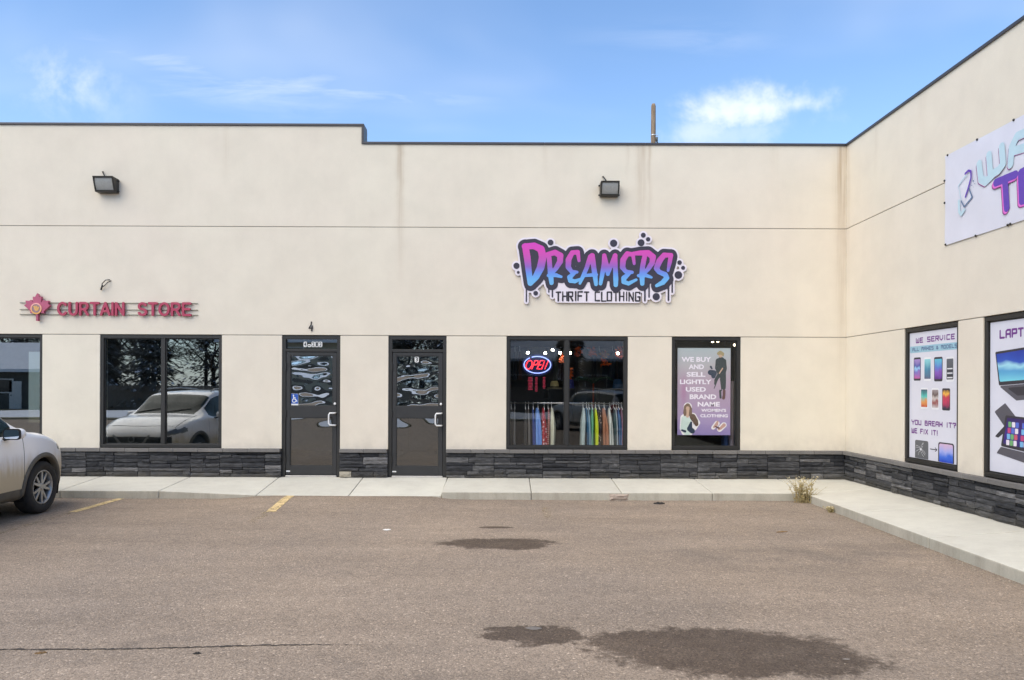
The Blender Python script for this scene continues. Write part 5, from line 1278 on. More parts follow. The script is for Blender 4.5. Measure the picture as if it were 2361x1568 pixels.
mb = MB(); hw, h = 62 * s, 120 * s; mb.hexa([(bx - hw, SY - .07, sz_ + .001), (bx + hw, SY - .07, sz_ + .001), (bx + hw, SY + .07, sz_ + .001), (bx - hw, SY + .07, sz_ + .001), (bx - hw * .8, SY - .03, sz_ + h), (bx + hw * .8, SY - .03, sz_ + h), (bx + hw * .8, SY + .03, sz_ + h), (bx - hw * .8, SY + .03, sz_ + h)])
mb.build('bag_body', cloth('bag_leather', (104, 96, 84)), bag, bevel=.02)
mb = MB(); mb.tube([(bx - hw * .5, SY, sz_ + h - .02), (bx - hw * .45, SY, sz_ + h + .08), (bx, SY, sz_ + h + .12), (bx + hw * .45, SY, sz_ + h + .08), (bx + hw * .5, SY, sz_ + h - .02)], .008, 6); mb.build('strap', cloth('bag_strap', (70, 60, 50)), bag, smooth=True)
# hanging round bulbs, lit
M['bulb'] = emis('lit_bulb', (1.0, 0.90, 0.72), 26.0); M['bulb_warm'] = emis('lit_warm_bulb', (1.0, 0.80, 0.50), 6.0)
def bulb(zx, zy, Y, r_, lab, m_='bulb', px=None, py=None):
    X, Z = (inX(px, Y), inZ(py, Y)) if px else (inX(zxp(zx), Y), inZ(zyp(zy), Y))
    o = empty('globe_bulb', (X, Y, Z - r_), lab, 'bulb', 'lit bulbs inside the shop')
    mb = MB(); mb.lathe([(r_ * math.sin(math.pi * k / 8) + 1e-5, -r_ * math.cos(math.pi * k / 8)) for k in range(9)], 14, Matrix.Translation((X, Y, Z))); mb.build('globe', M[m_], o, smooth=True)
    mb = MB(); mb.tube([(X, Y, Z + r_ * .9), (X, Y, Z + r_ + .05)], .018, 8); mb.tube([(X, Y, Z + r_ + .05), (X, Y, 3.198)], .004, 5); mb.build('cord', M['black'], o)
for zx, zy, lab in ((355, 265, 'lit round bulb above the left end of the neon sign'), (585, 270, 'lit round bulb above the right end of the neon sign'), (685, 225, 'highest lit round bulb in the wide shop window'), (783, 265, 'lit round bulb just left of the window mullion'), (915, 265, 'lit round bulb just right of the window mullion'), (1555, 268, 'lit round bulb at the right edge of the wide shop window')):
    bulb(zx, zy, 2.4, 0.027, lab)
for px, py, lab in ((1642, 786, 'left of the paired warm bulbs above the lilac poster'), (1654, 785.5, 'right of the paired warm bulbs above the lilac poster'), (1693, 794, 'warm bulb near the upper right corner of the poster window')):
    bulb(0, 0, 2.0, 0.026, lab, 'bulb_warm', px, py)
# autumn leaf clusters hanging from the ceiling
M['leaf_orange'] = cloth('leaf_orange', (236, 110, 30)); M['leaf_yellow'] = cloth('leaf_yellow', (214, 160, 50)); M['leaf_rust'] = cloth('leaf_rust', (170, 74, 36))
def leaves(zx, zy, w_, h_, m_, Y, lab):
    X, Z = inX(zxp(zx), Y), inZ(zyp(zy), Y); s = 0.17246 * (CAM_D + Y) / F_PX; r_ = random.Random(int(zx)); o = empty('leaf_garland', (X, Y, Z), lab, 'garland', 'autumn garlands in the shop')
    mb = MB()
    for k in range(26):
        c = Vector((X + r_.gauss(0, w_ * s * .32), Y + r_.gauss(0, .05), Z + r_.uniform(-h_, h_) * s * .5)); a_ = Vector((r_.gauss(0, 1), r_.gauss(0, .5), r_.gauss(0, 1))).normalized() * .045; b_ = a_.orthogonal().normalized() * .028
        mb.add([c - a_, c - b_, c + a_, c + b_], [(0, 1, 2, 3)])
    lo = mb.build('foliage', m_, o); lo['kind'] = 'stuff'
    mb = MB(); mb.tube([(X, Y, Z), (X, Y, 3.198)], .004, 5); mb.build('string', M['black'], o)
leaves(1380, 340, 110, 180, M['leaf_orange'], 2.2, 'bright orange autumn leaf garland in the right pane'); leaves(1390, 285, 80, 60, M['leaf_yellow'], 2.15, 'yellow leaf cluster at the top of the bright garland')
leaves(915, 530, 50, 150, M['leaf_orange'], 2.2, 'narrow orange leaf garland beside the mullion'); leaves(1030, 250, 70, 110, M['leaf_rust'], 3.0, 'rust leaf garland right of the mullion near the ceiling'); leaves(1215, 250, 70, 110, M['leaf_rust'], 3.0, 'rust leaf garland in the middle of the right pane')
leaves(1585, 260, 70, 160, M['leaf_rust'], 2.6, 'rust leaf garland by the right frame of the window'); leaves(825, 330, 60, 130, M['leaf_rust'], 2.4, 'rust leaf garland left of the mullion')
# dark dress form and a spiky plant
dfx = inX(zxp(1120), 3.3); dfz = inZ(zyp(560), 3.3)
df = empty('dress_form', (dfx, 3.3, 0.2), 'black dress on a form at the back of the shop', 'dress form')
mb = MB(); mb.lathe([(.05, 2.62), (.09, 2.55), (.19, 2.42), (.2, 2.25), (.15, 2.0), (.2, 1.8), (.26, 1.5), (.3, 1.0), (.02, 1.0)], 20, Matrix.Translation((dfx, 3.3, 0)) @ Matrix.Scale(.6, 4, (0, 1, 0))); mb.build('dress', M['black'], df, smooth=True)
mb = MB(); mb.tube([(dfx, 3.3, 1.02), (dfx, 3.3, .22)], .02, 8); mb.lathe([(.2, .2), (.19, .225), (.02, .23)], 16, Matrix.Translation((dfx, 3.3, 0))); mb.build('stand', M['black'], df, smooth=True)
plx, ply = inX(zxp(1230), 2.9), 2.9; plz = inZ(zyp(640), ply)
pl = empty('house_plant', (plx, ply, 0.2), 'spiky dark green plant behind the right shop pane', 'plant')
mb = MB(); mb.tube([(plx, ply, .2), (plx, ply, plz - .05)], .02, 6); mb.build('stem', M['leaf_rust'], pl)
r_ = random.Random(5); M['spike'] = cloth('spike_leaf', (44, 74, 56))
for k in range(14):
    an = k * 2 * math.pi / 14 + r_.uniform(-.2, .2); L_ = r_.uniform(.35, .5); pts = [(plx + math.cos(an) * L_ * t_, ply + math.sin(an) * L_ * t_, plz - .06 + L_ * (0.9 * t_ - 0.75 * t_ * t_) + r_.uniform(0, .02)) for t_ in (0, .35, .7, 1)]
    mb = MB(); mb.tube(pts, [.008, .022, .016, .002], 4); mb.build('leaf', M['spike'], pl)
# jeans and coats beside the poster
for i, (px, w_, rgb, lab) in enumerate(((1671, 14, (52, 76, 118), 'pair of blue jeans hanging below the lilac poster'), (1684, 10, (190, 176, 180), 'pale garment below the right corner of the lilac poster'), (1694, 9, (120, 124, 132), 'grey garment beside the right edge of the lilac poster'))):
    X, hw = inX(px, 0.5), w_ / 2 * 13.1 / F_PX; o = empty('garment', (X, .5, .25), lab, 'garment', 'clothes beside the poster'); P = []
    for k in range(8): P.append([(X + hw * math.cos(a_) * (1 + .1 * math.sin(k + 3 * a_)), .5 + .13 * math.sin(a_), (1.0 if i == 0 else 1.9) - (0.75 if i == 0 else 1.6) * k / 7) for a_ in [2 * math.pi * j / 14 for j in range(15)]])
    mb = MB(); mb.grid([list(reversed(q)) for q in P]); mb.build('fabric', cloth('side_fabric_%d' % i, rgb), o, smooth=True)
    mb = MB(); mb.tube([(X, .5, (1.0 if i == 0 else 1.9) - .02), (X, .5, 3.19)], .004, 5); mb.build('hanger', M['chrome'], o)
# sheet of white card standing inside the left window
cd = MB(); cd.box(-8.36, -8.155, .085, .089, 1.12, 2.36); o = cd.build('display_card', ink('display_card', (210, 222, 220)))
tag(o, 'narrow pale card standing inside the leftmost window', 'card')
mb = MB(); mb.box(-8.36, -8.155, .084, .085, 1.12, 1.34); mb.build('lower_band', ink('card_band', (128, 122, 100)), o)

# ================================================================== SUV
def pchip(xs_, ys_):
    xs_ = np.array(xs_, float); ys_ = np.array(ys_, float); h = np.diff(xs_); dl = np.diff(ys_) / h; m = np.zeros(len(xs_))
    for i in range(1, len(xs_) - 1):
        if dl[i - 1] * dl[i] > 0:
            w1, w2 = 2 * h[i] + h[i - 1], h[i] + 2 * h[i - 1]; m[i] = (w1 + w2) / (w1 / dl[i - 1] + w2 / dl[i])
    m[0], m[-1] = dl[0], dl[-1]
    def f(x):
        x = min(max(x, xs_[0]), xs_[-1]); i = min(max(int(np.searchsorted(xs_, x)) - 1, 0), len(h) - 1); t = (x - xs_[i]) / h[i]
        return ((1 + 2 * t) * (1 - t) ** 2) * ys_[i] + t * (1 - t) ** 2 * h[i] * m[i] + t * t * (3 - 2 * t) * ys_[i + 1] + t * t * (t - 1) * h[i] * m[i + 1]
    return f
c_top = pchip([-2.30, -2.24, -2.12, -1.95, -1.5, -0.7, 0.0, 0.42, 0.75, 1.10, 1.25, 1.55, 1.90, 2.12, 2.24, 2.30, 2.33], [0.98, 1.16, 1.42, 1.575, 1.64, 1.685, 1.675, 1.62, 1.45, 1.225, 1.165, 1.135, 1.05, 0.955, 0.87, 0.80, 0.74])
c_belt = pchip([-2.30, -2.1, -1.4, 0.0, 0.95, 1.30, 1.60, 1.85, 2.05, 2.20, 2.33], [0.95, 1.08, 1.08, 1.06, 1.075, 1.055, 0.99, 0.91, 0.845, 0.795, 0.74])
c_wm = pchip([-2.30, -2.22, -2.05, -1.6, -0.8, 0.6, 1.38, 1.80, 2.05, 2.20, 2.29, 2.33], [0.62, 0.78, 0.87, 0.915, 0.905, 0.905, 0.92, 0.875, 0.78, 0.675, 0.585, 0.50])
c_bot = pchip([-2.30, -2.1, -1.7, 1.8, 2.1, 2.33], [0.42, 0.32, 0.24, 0.24, 0.27, 0.34])
c_wt = pchip([-2.3, -2.0, -1.4, 0.0, 0.6, 1.25, 2.33], [0.52, 0.60, 0.64, 0.655, 0.68, 0.72, 0.42])
def section(y):
    zt, zb, bl, wm, wt = c_top(y), c_bot(y), c_belt(y), c_wm(y), c_wt(y)
    bl = min(bl, zt - 0.02); g_ = min(max((zt - bl - 0.06) / 0.42, 0), 1); g_ = g_ * g_ * (3 - 2 * g_)
    wb = wm * 0.965
    H = [(wm * .86, zb), (wm * .955, zb + .05), (wm * .985, zb + .16), (wm, .58 if zt > .9 else .5), (wm * .995, .5 * (.66 + bl)), (wb, bl)]
    hood = [(wb - .05, bl + (zt - bl) * .45), (wb * .80, bl + (zt - bl) * .80), (wb * .45, zt - .006), (0, zt)]
    cab = [(wb - .045, bl + .035), (wt + .03, zt - .115), (wt - .09, zt - .028), (0, zt)]
    return H + [(a[0] + (b[0] - a[0]) * g_, a[1] + (b[1] - a[1]) * g_) for a, b in zip(hood, cab)]
SUBV = [2, 3, 6, 6, 7, 2, 8, 4, 6]
VB = np.concatenate([[0], np.cumsum(SUBV)])        # grid row where each control point lands
def section_pts(y):
    C = section(y); n_ = len(C); out = []
    for k in range(n_ - 1):
        p0, p1, p2, p3 = C[max(k - 1, 0)], C[k], C[k + 1], C[min(k + 2, n_ - 1)]
        for q in range(SUBV[k]):
            t = q / SUBV[k]; tn = .35
            def cr(i):
                m1, m2 = tn * (p2[i] - p0[i]), tn * (p3[i] - p1[i])
                return (2 * t ** 3 - 3 * t * t + 1) * p1[i] + (t ** 3 - 2 * t * t + t) * m1 + (-2 * t ** 3 + 3 * t * t) * p2[i] + (t ** 3 - t * t) * m2
            out.append((cr(0), cr(1)))
    out.append(C[-1]); return out
AX_F, AX_R, WH_R, ARCH = 1.38, -1.325, 0.362, 0.425
brk = [-2.30, -1.93, -1.22, -1.14, -0.36, -0.28, 0.50, 0.56, 0.935, 0.945, -0.325, -0.315, -1.185, -1.175, 1.16, 1.22, 1.86, 2.33]
SY_ = sorted(set([round(v, 4) for v in brk + [-2.30 + 4.63 * i / 130 for i in range(131)] + [2.2 + .13 * i / 16 for i in range(17)]]))
GR = [section_pts(y) for y in SY_]
def car_mats(tagname, paint_, dirty):
    m = pmat(tagname + '_paint', paint_, 0.28, 0.0, 0.5, Coat_Weight=0.6, Coat_Roughness=0.08); t = NT(m.node_tree); b = m.node_tree.nodes['Principled BSDF']
    c = t.nodes.new('ShaderNodeTexCoord').outputs['Object']; z = t.sep(c)[2]
    n_ = t.noise(t.mapping(c, scale=(2, 5, 1.2)), 2.2, 5, 0.6)
    d = t.add('ShaderNodeMapRange', {'interpolation_type': 'SMOOTHSTEP'}, Value=t.math('ADD', z, t.math('MULTIPLY', t.math('SUBTRACT', n_, .5), .35)), From_Min=.90, From_Max=.55, To_Min=0.0, To_Max=dirty).outputs[0]
    t.links.new(t.mix(d, paint_, (0.50, 0.395, 0.215)), b.inputs['Base Color'])
    t.links.new(t.math('ADD', .28, t.math('MULTIPLY', d, .6)), b.inputs['Roughness']); t.links.new(t.math('SUBTRACT', .6, t.math('MULTIPLY', d, .6)), b.inputs['Coat Weight'])
    return m
M['clad'] = worn('grey_cladding', (0.12, 0.11, 0.09), 0.75, 0, 0.25, 9); M['tyre'] = worn('tyre_rubber', (0.026, 0.025, 0.024), 0.85, 0, 0.3, 20); M['alloy'] = worn('alloy_rim', (0.42, 0.42, 0.41), 0.35, 0.7, 0.2, 12)
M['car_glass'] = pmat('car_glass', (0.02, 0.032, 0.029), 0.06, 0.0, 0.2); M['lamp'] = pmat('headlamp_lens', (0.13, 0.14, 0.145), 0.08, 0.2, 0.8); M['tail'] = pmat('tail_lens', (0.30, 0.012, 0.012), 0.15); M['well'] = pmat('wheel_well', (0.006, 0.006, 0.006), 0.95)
M['mirror'] = pmat('mirror_glass', (0.75, 0.78, 0.78), 0.02, 1.0); M['seam'] = pmat('door_gap', (0.02, 0.02, 0.02), 0.8); M['marker'] = pmat('marker_lens', (0.28, 0.05, 0.02), 0.2)
def make_wheel(parent, x, y, side):
    Mx = Matrix.Translation((x, y, WH_R)) @ Matrix.Rotation(R(90 * side), 4, 'Y')
    wl = MB(); prof = [(.235, -.105), (.30, -.118), (.345, -.108), (.358, -.085), (.362, -.05), (.362, .05), (.358, .085), (.345, .108), (.30, .118), (.235, .105)]
    wl.lathe(prof, 48, Mx, close=True); wl_o = wl.build('wheel', M['tyre'], parent, smooth=True)
    rim = MB(); rim.lathe([(.236, -.10), (.238, .104), (.226, .108), (.216, .098), (.205, .03), (.205, -.09)], 40, Mx); rim.build('rim', M['alloy'], wl_o, smooth=True)
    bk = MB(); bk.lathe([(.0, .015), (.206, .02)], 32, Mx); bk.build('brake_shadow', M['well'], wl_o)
    sp = MB()
    for k in range(5):
        for tw_ in (-0.20, 0.20):
            a0 = 2 * math.pi * k / 5 + tw_ * .55 + .3; a1 = 2 * math.pi * k / 5 + tw_ * 1.35 + .3; p = []
            for r_, a_, hw, h0, h1 in ((.045, a0, .020, .06, .088), (.218, a1, .017, .055, .090)):
                c = Vector((math.cos(a_), math.sin(a_), 0)); s_ = Vector((-math.sin(a_), math.cos(a_), 0)); p.append((c * r_ - s_ * hw, c * r_ + s_ * hw, h0, h1))
            (a, b, h0, h1), (c, d, g0, g1) = p
            q = [a + Vector((0, 0, h0)), c + Vector((0, 0, g0)), d + Vector((0, 0, g0)), b + Vector((0, 0, h0)), a * .98 + Vector((0, 0, h1)), c + Vector((0, 0, g1)), d + Vector((0, 0, g1)), b * .98 + Vector((0, 0, h1))]
            sp.hexa([Mx @ v for v in q])
    sp.lathe([(.0, .096), (.03, .096), (.052, .088), (.056, .05)], 20, Mx); sp.build('spokes', M['alloy'], wl_o, bevel=.004)
    return wl_o
def make_suv(tagname, paint_, dirty, label, loc, rot):
    root = empty('parked_suv', (0, 0, 0), label, 'car'); BM = car_mats(tagname, paint_, dirty)
    cls = {}
    def bucket(k):
        if k not in cls: cls[k] = MB()
        return cls[k]
    vmap = {}
    nv = len(GR[0]); moved = {}
    inside = [[False] * nv for _ in SY_]
    for i, y in enumerate(SY_):
        for j in range(nv):
            x, z = GR[i][j]
            for ax in (AX_F, AX_R):
                if j <= VB[5] and math.hypot(y - ax, z - WH_R) < ARCH: inside[i][j] = ax
    def pos(i, j):
        y = SY_[i]; x, z = GR[i][j]
        if inside[i][j]:
            ax = inside[i][j]; dy_, dz_ = y - ax, z - WH_R; l = math.hypot(dy_, dz_) or 1; y, z = ax + dy_ / l * ARCH, WH_R + dz_ / l * ARCH
        return (x, y, z)
    def klass(i, j):
        y = (SY_[i] + SY_[i + 1]) / 2; zt, bl = c_top(y), c_belt(y); a = j + .5
        if VB[6] < a < VB[7] and -1.93 < y < 0.86 and zt - bl > .33:
            if (-0.36 < y < -0.28) or (-1.22 < y < -1.14): return 'pillar'
            return 'side_window'
        if a > VB[7] + 1 and 0.50 < y < 1.16: return 'windshield'
        if a > VB[7] + 1 and -2.26 < y < -1.97: return 'rear_window'
        zm = .25 * (GR[i][j][1] + GR[i + 1][j][1] + GR[i][j + 1][1] + GR[i + 1][j + 1][1])
        if 1.80 < y < 2.26 and a < VB[6] + 1 and .775 + (2.26 - y) * .17 < zm < .845 + (2.26 - y) * .16 + .02 * (y < 2.1): return 'headlight'
        if y > 2.14 and .60 < zm < .765: return 'nose'
        if y > 1.98 and zm < .43: return 'cladding'
        if VB[4] - 1 < a < VB[6] and y < -1.98: return 'taillight'
        if a < VB[2] - .2: return 'cladding'
        if (0.935 < y < 0.945 or -0.325 < y < -0.315 or -1.185 < y < -1.175) and a < VB[5]: return 'seam'
        return 'body'
    for s_ in (1, -1):
        for i in range(len(SY_) - 1):
            for j in range(nv - 1):
                if inside[i][j] and inside[i + 1][j] and inside[i][j + 1] and inside[i + 1][j + 1]: continue
                k = klass(i, j); b_ = bucket((k, s_) if k in ('side_window', 'headlight', 'taillight') else (k, 0)); key = (id(b_), s_)
                ids = []
                for (q, r_) in ((i, j), (i + 1, j), (i + 1, j + 1), (i, j + 1)):
                    kk = (key, q, r_ if not (r_ == nv - 1) else 'c')
                    if r_ == nv - 1: kk = (id(b_), q, 'c')
                    if kk not in vmap:
                        p = pos(q, r_); vmap[kk] = len(b_.v); b_.v.append((p[0] * s_, p[1], p[2]))
                    ids.append(vmap[kk])
                b_.f.append(tuple(ids) if s_ < 0 else tuple(reversed(ids))); b_.m.append(0)
    # nose and tail closing panels
    for i, yy in ((len(SY_) - 1, 1), (0, -1)):
        b_ = bucket(('nose' if yy > 0 else 'tail', 0)); ring = [(x, SY_[i] + yy * 0.0, z) for x, z in GR[i]] + [(-x, SY_[i], z) for x, z in reversed(GR[i][:-1])]
        c = (0, SY_[i] + yy * .03, sum(p[2] for p in ring) / len(ring)); n_ = len(ring)
        b_.add(ring + [c], [(q, (q + 1) % n_, n_) if yy < 0 else ((q + 1) % n_, q, n_) for q in range(n_)])
    MT = dict(body=BM, pillar=M['black'], side_window=M['car_glass'], windshield=M['car_glass'], rear_window=M['car_glass'], headlight=M['lamp'], taillight=M['tail'], cladding=M['clad'], seam=M['seam'], nose=M['black'], tail=BM)
    NM = dict(body='body', pillar='window_pillars', side_window='side_window', windshield='windshield', rear_window='rear_window', headlight='headlight', taillight='tail_light', cladding='sill_cladding', seam='door_gap', nose='grille', tail='tailgate')
    for (k, s_), b_ in cls.items(): b_.build(NM[k], MT[k], root, smooth=True)
    # wheel arches: cladding lip and dark well
    for ax in (AX_F, AX_R):
        for s_ in (1, -1):
            P = []
            for q in range(33):
                an = R(-14 + 208 * q / 32); row = []
                for r_, off in ((ARCH + .056, .004), (ARCH + .05, .016), (ARCH + .012, .020), (ARCH - .006, .012), (ARCH - .008, -.06)):
                    y, z = ax + r_ * math.cos(an), WH_R + r_ * math.sin(an); z = max(z, .22)
                    S_ = section_pts(min(max(y, -2.28), 2.3)); zz = [p[1] for p in S_[:VB[5]]]; xx = [p[0] for p in S_[:VB[5]]]
                    row.append((s_ * (float(np.interp(z, zz, xx)) + off), y, z))
                P.append(row if s_ > 0 else list(reversed(row)))
            mb = MB(); mb.grid(P); mb.build('arch_trim', M['clad'], root, smooth=True)
            mb = MB(); W_ = [[(s_ * xx, ax + ARCH * math.cos(R(-20 + 220 * q / 24)), WH_R + ARCH * math.sin(R(-20 + 220 * q / 24))) for xx in (.58, .88)] for q in range(25)]; mb.grid(W_)
            mb.add([(s_ * .58, ax, WH_R)] + [r_[0] for r_ in W_], [(0, q + 1, q + 2) for q in range(24)]); mb.build('wheel_well', M['well'], root)
            make_wheel(root, s_ * .795, ax, s_)
    def skin_z(x, y):       # height of the upper skin at x
        S_ = section_pts(y); k = len(S_) - 1
        xs_ = [p[0] for p in S_[VB[5]:]][::-1]; zs_ = [p[1] for p in S_[VB[5]:]][::-1]
        return float(np.interp(abs(x), xs_, zs_))
    for s_ in (1, -1):
        pts = [(s_ * (.74 - .10 * max(0, (y - 1.5)) ** 1.5), y) for y in (1.20, 1.35, 1.5, 1.65, 1.8, 1.92, 2.02)]
        mb = MB(); mb.tube([(x, y, skin_z(x, y) + .001) for x, y in pts], .0045, 5); mb.build('bonnet_gap', M['seam'], root)
    yb = 2.10
    mb = MB(); mb.tube([(x, yb - .10 * (x / .66) ** 2, skin_z(x, yb - .10 * (x / .66) ** 2) + .001) for x in [-.66 + 1.32 * q / 16 for q in range(17)]], .0045, 5); mb.build('bonnet_gap', M['seam'], root)
    mb = MB(); mb.tube([(-.62, 1.10, skin_z(-.62, 1.10) + .015), (-.1, 1.00, skin_z(-.1, 1.00) + .02)], .010, 5); mb.tube([(.05, 1.12, skin_z(.05, 1.12) + .015), (.52, .98, skin_z(.52, .98) + .02)], .010, 5); mb.build('wiper', M['black'], root)
    mb = MB(); mb.box(-.66, .66, -2.0, 2.0, .22, .31); mb.build('underbody', M['well'], root)
    # front bumper intake, V trim, badge, plates, roof rails, mirrors
    yF = 2.345
    FRF = (Vector((0, yF, 0)), Vector((-1, 0, 0)), Vector((0, 0, 1)), Vector((0, 1, 0)))
    plate('grille_trim', lambda X, Y: np.minimum(stroke(X, Y, [(-.36, .80, .016), (-.20, .60, .022), (.20, .60, .022), (.36, .80, .016)]), circ(X, Y, 0, .72, .066)), -.42, .42, .52, .88, .02, FRF, .025, M['alloy'], root)
    plate('emblem', lambda X, Y: circ(X, Y, 0, .72, .046), -.06, .06, .65, .79, .012, FRF, .006, M['black'], root, w0=.026)
    plate('licence_plate', lambda X, Y: rect(X, Y, -.155, .155, .40, .55, .01), -.17, .17, .38, .57, .02, FRF, .008, M['decal_white'], root)
    for s_ in (1, -1):
        mb = MB(); mb.tube([(s_ * .60, .25, 1.655), (s_ * .612, .1, 1.705), (s_ * .60, -.7, 1.735), (s_ * .57, -1.5, 1.70), (s_ * .55, -1.65, 1.63)], .016, 8); mb.build('roof_rail', M['alloy'], root, smooth=True)
        mo = MB(); c = Vector((s_ * 1.005, .57, 1.145)); P = []
        for i in range(9):
            th = math.pi * i / 8; row = []
            for j in range(17):
                ph_ = 2 * math.pi * j / 16; sx, sz = .115, .080
                ce, se = math.cos(ph_), math.sin(ph_); ex = lambda v: math.copysign(abs(v) ** .7, v)
                dy_ = -math.cos(th); ry = .055 if dy_ < 0 else .12
                row.append((c.x + sx * math.sin(th) ** .6 * ex(ce), c.y + ry * dy_, c.z + sz * math.sin(th) ** .6 * ex(se) * (1 if se > 0 else .85)))
            P.append(row)
        mo.grid(P if s_ else P); mi = mo.build('side_mirror', BM, root, smooth=True)
        gm = MB(); MF = (Vector((c.x, c.y - .045, c.z)), Vector((1, 0, 0)), Vector((0, 0, 1)), Vector((0, -1, 0)))
        plate('mirror_bezel', lambda X, Y: rect(X, Y, -.108, .108, -.068, .074, .04), -.13, .13, -.1, .1, .012, MF, .020, M['black'], mi)
        plate('mirror_glass', lambda X, Y: rect(X, Y, -.094, .094, -.054, .060, .035), -.12, .12, -.09, .09, .012, MF, .003, M['mirror'], mi, w0=.021)
        mb = MB(); mb.hexa([(s_ * .80, .57, 1.045), (s_ * .97, .55, 1.08), (s_ * .97, .61, 1.08), (s_ * .80, .65, 1.045), (s_ * .80, .57, 1.08), (s_ * .97, .55, 1.115), (s_ * .97, .61, 1.115), (s_ * .80, .65, 1.08)]); mb.build('mirror_arm', M['black'], root, bevel=.008)
        for yh in (.05, -.85):
            S_ = section_pts(yh); xh = float(np.interp(.86, [p[1] for p in S_[:VB[5]]], [p[0] for p in S_[:VB[5]]]))
            mb = MB(); mb.tube([(s_ * (xh - .01), yh + .1, .87), (s_ * (xh + .035), yh + .07, .872), (s_ * (xh + .035), yh - .07, .874), (s_ * (xh - .01), yh - .1, .874)], .013, 6); mb.build('door_handle', BM, root, smooth=True)
    root.location = loc; root.rotation_euler = (0, 0, rot)
    return root
# the white SUV nosed up to the kerb, front wheel at X -6.45 / Y -2.5
def place(front_wheel, heading):   # outer face of the right front wheel
    c, s_ = math.cos(heading), math.sin(heading); lx, ly = .91, AX_F
    return (front_wheel[0] - (lx * c - ly * s_), front_wheel[1] - (lx * s_ + ly * c), 0.0)
suv = make_suv('white', (0.92, 0.92, 0.93), 0.85, 'white SUV with muddy lower sides nosed up to the kerb at left', place((-6.44, -2.50), R(3)), R(3))
suv2 = make_suv('silver', (0.40, 0.41, 0.43), 0.3, 'silver SUV parked across the lot behind the viewer', (3.6, -17.2, 0.0), R(148))

# ================================================================== small things on the ground and above the roof
M['dry'] = worn('dry_stem', (0.42, 0.33, 0.16), 0.9, 0, 0.4, 30); M['dry_leaf'] = worn('olive_dry_leaf', (0.34, 0.27, 0.11), 0.9, 0, 0.5, 40); M['seed'] = worn('pale_seed_head', (0.62, 0.54, 0.34), 0.9, 0, 0.3, 40)
def weed(loc, h, spread, n_, label, seed):
    r_ = random.Random(seed); o = empty('dry_weed', loc, label, 'weed', 'weeds along the kerb'); st, lf, sd = MB(), MB(), MB(); base = Vector(loc)
    for k in range(n_):
        an = r_.uniform(0, 6.28); L_ = h * r_.uniform(.45, 1.0); lean = spread * r_.uniform(.1, 1.0)
        b0 = base + Vector((r_.gauss(0, spread * .28), r_.gauss(0, spread * .14), 0)); p = [b0 + Vector((math.cos(an) * lean * t_ ** 1.6 + r_.gauss(0, .006), math.sin(an) * lean * .6 * t_ ** 1.6, L_ * t_ - .15 * L_ * t_ ** 3)) for t_ in (0, .33, .66, 1.0)]
        st.tube(p, [.0035, .003, .0024, .001], 4)
        for q in range(int(5 + 7 * (L_ / h))):
            t_ = r_.uniform(.05, 1.0); i = min(int(t_ * 3), 2); f = t_ * 3 - i; c = p[i].lerp(p[i + 1], f); d = Vector((r_.gauss(0, 1), r_.gauss(0, 1), r_.gauss(.2, .6))).normalized(); l = r_.uniform(.016, .04); s_ = d.orthogonal().normalized() * l * .28
            (sd if t_ > .62 and r_.random() < .6 else lf).add([c, c + d * l * .5 + s_, c + d * l, c + d * l * .5 - s_], [(0, 1, 2, 3)])
    for nm, b_, m_ in (('stems', st, 'dry'), ('leaves', lf, 'dry_leaf'), ('seed_heads', sd, 'seed')):
        q = b_.build(nm, M[m_], o); q['kind'] = 'stuff'
weed((4.60, WALK_Y - .16, 0.0), 0.50, 0.25, 74, 'tall dry yellow weed clump growing at the inner corner of the kerb', 2)
weed((WALK_X - .06, -2.20, 0.0), 0.11, 0.09, 16, 'small low weed tuft against the kerb right of the tall clump', 3)
# gravel washed against the kerbs: uncountable
r_ = random.Random(8); gv_ = MB()
def pebble(x, y, s):
    z = ground_z(x, y); an = r_.uniform(0, 3); a = Vector((math.cos(an) * s, math.sin(an) * s, 0)); b_ = Vector((-math.sin(an) * s * .7, math.cos(an) * s * .7, 0)); c = Vector((x, y, z + .001)); t_ = Vector((0, 0, s * .8))
    gv_.add([c - a, c - b_, c + a, c + b_, c + t_], [(0, 1, 4), (1, 2, 4), (2, 3, 4), (3, 0, 4)])
for k in range(620):
    y = r_.uniform(-9.5, -1.4); pebble(WALK_X - abs(r_.gauss(0, .07)) - .012, y, r_.uniform(.003, .012))
for k in range(380):
    x = r_.choice((r_.uniform(-8, -4.2), r_.uniform(-1, 4.5), r_.uniform(-1, 4.5))); pebble(x, WALK_Y - abs(r_.gauss(0, .045)) - .012, r_.uniform(.003, .010))
for k in range(420): pebble(r_.uniform(-7, 4.4), -12 + 10.5 * r_.random() ** .8, r_.uniform(.002, .006))
gv_o = gv_.build('loose_grit', worn('grit', (0.30, 0.25, 0.19), 0.9, 0, 0.5, 25)); tag(gv_o, 'loose grit and small stones scattered along the kerbs', 'gravel', kind='stuff')
def gp(px, py):
    yy = (py - 894.0) - 0.004 * (px - 1170.5); d = F_PX * CAM_H / yy; return (px - 1170.5) * d / F_PX, d - CAM_D
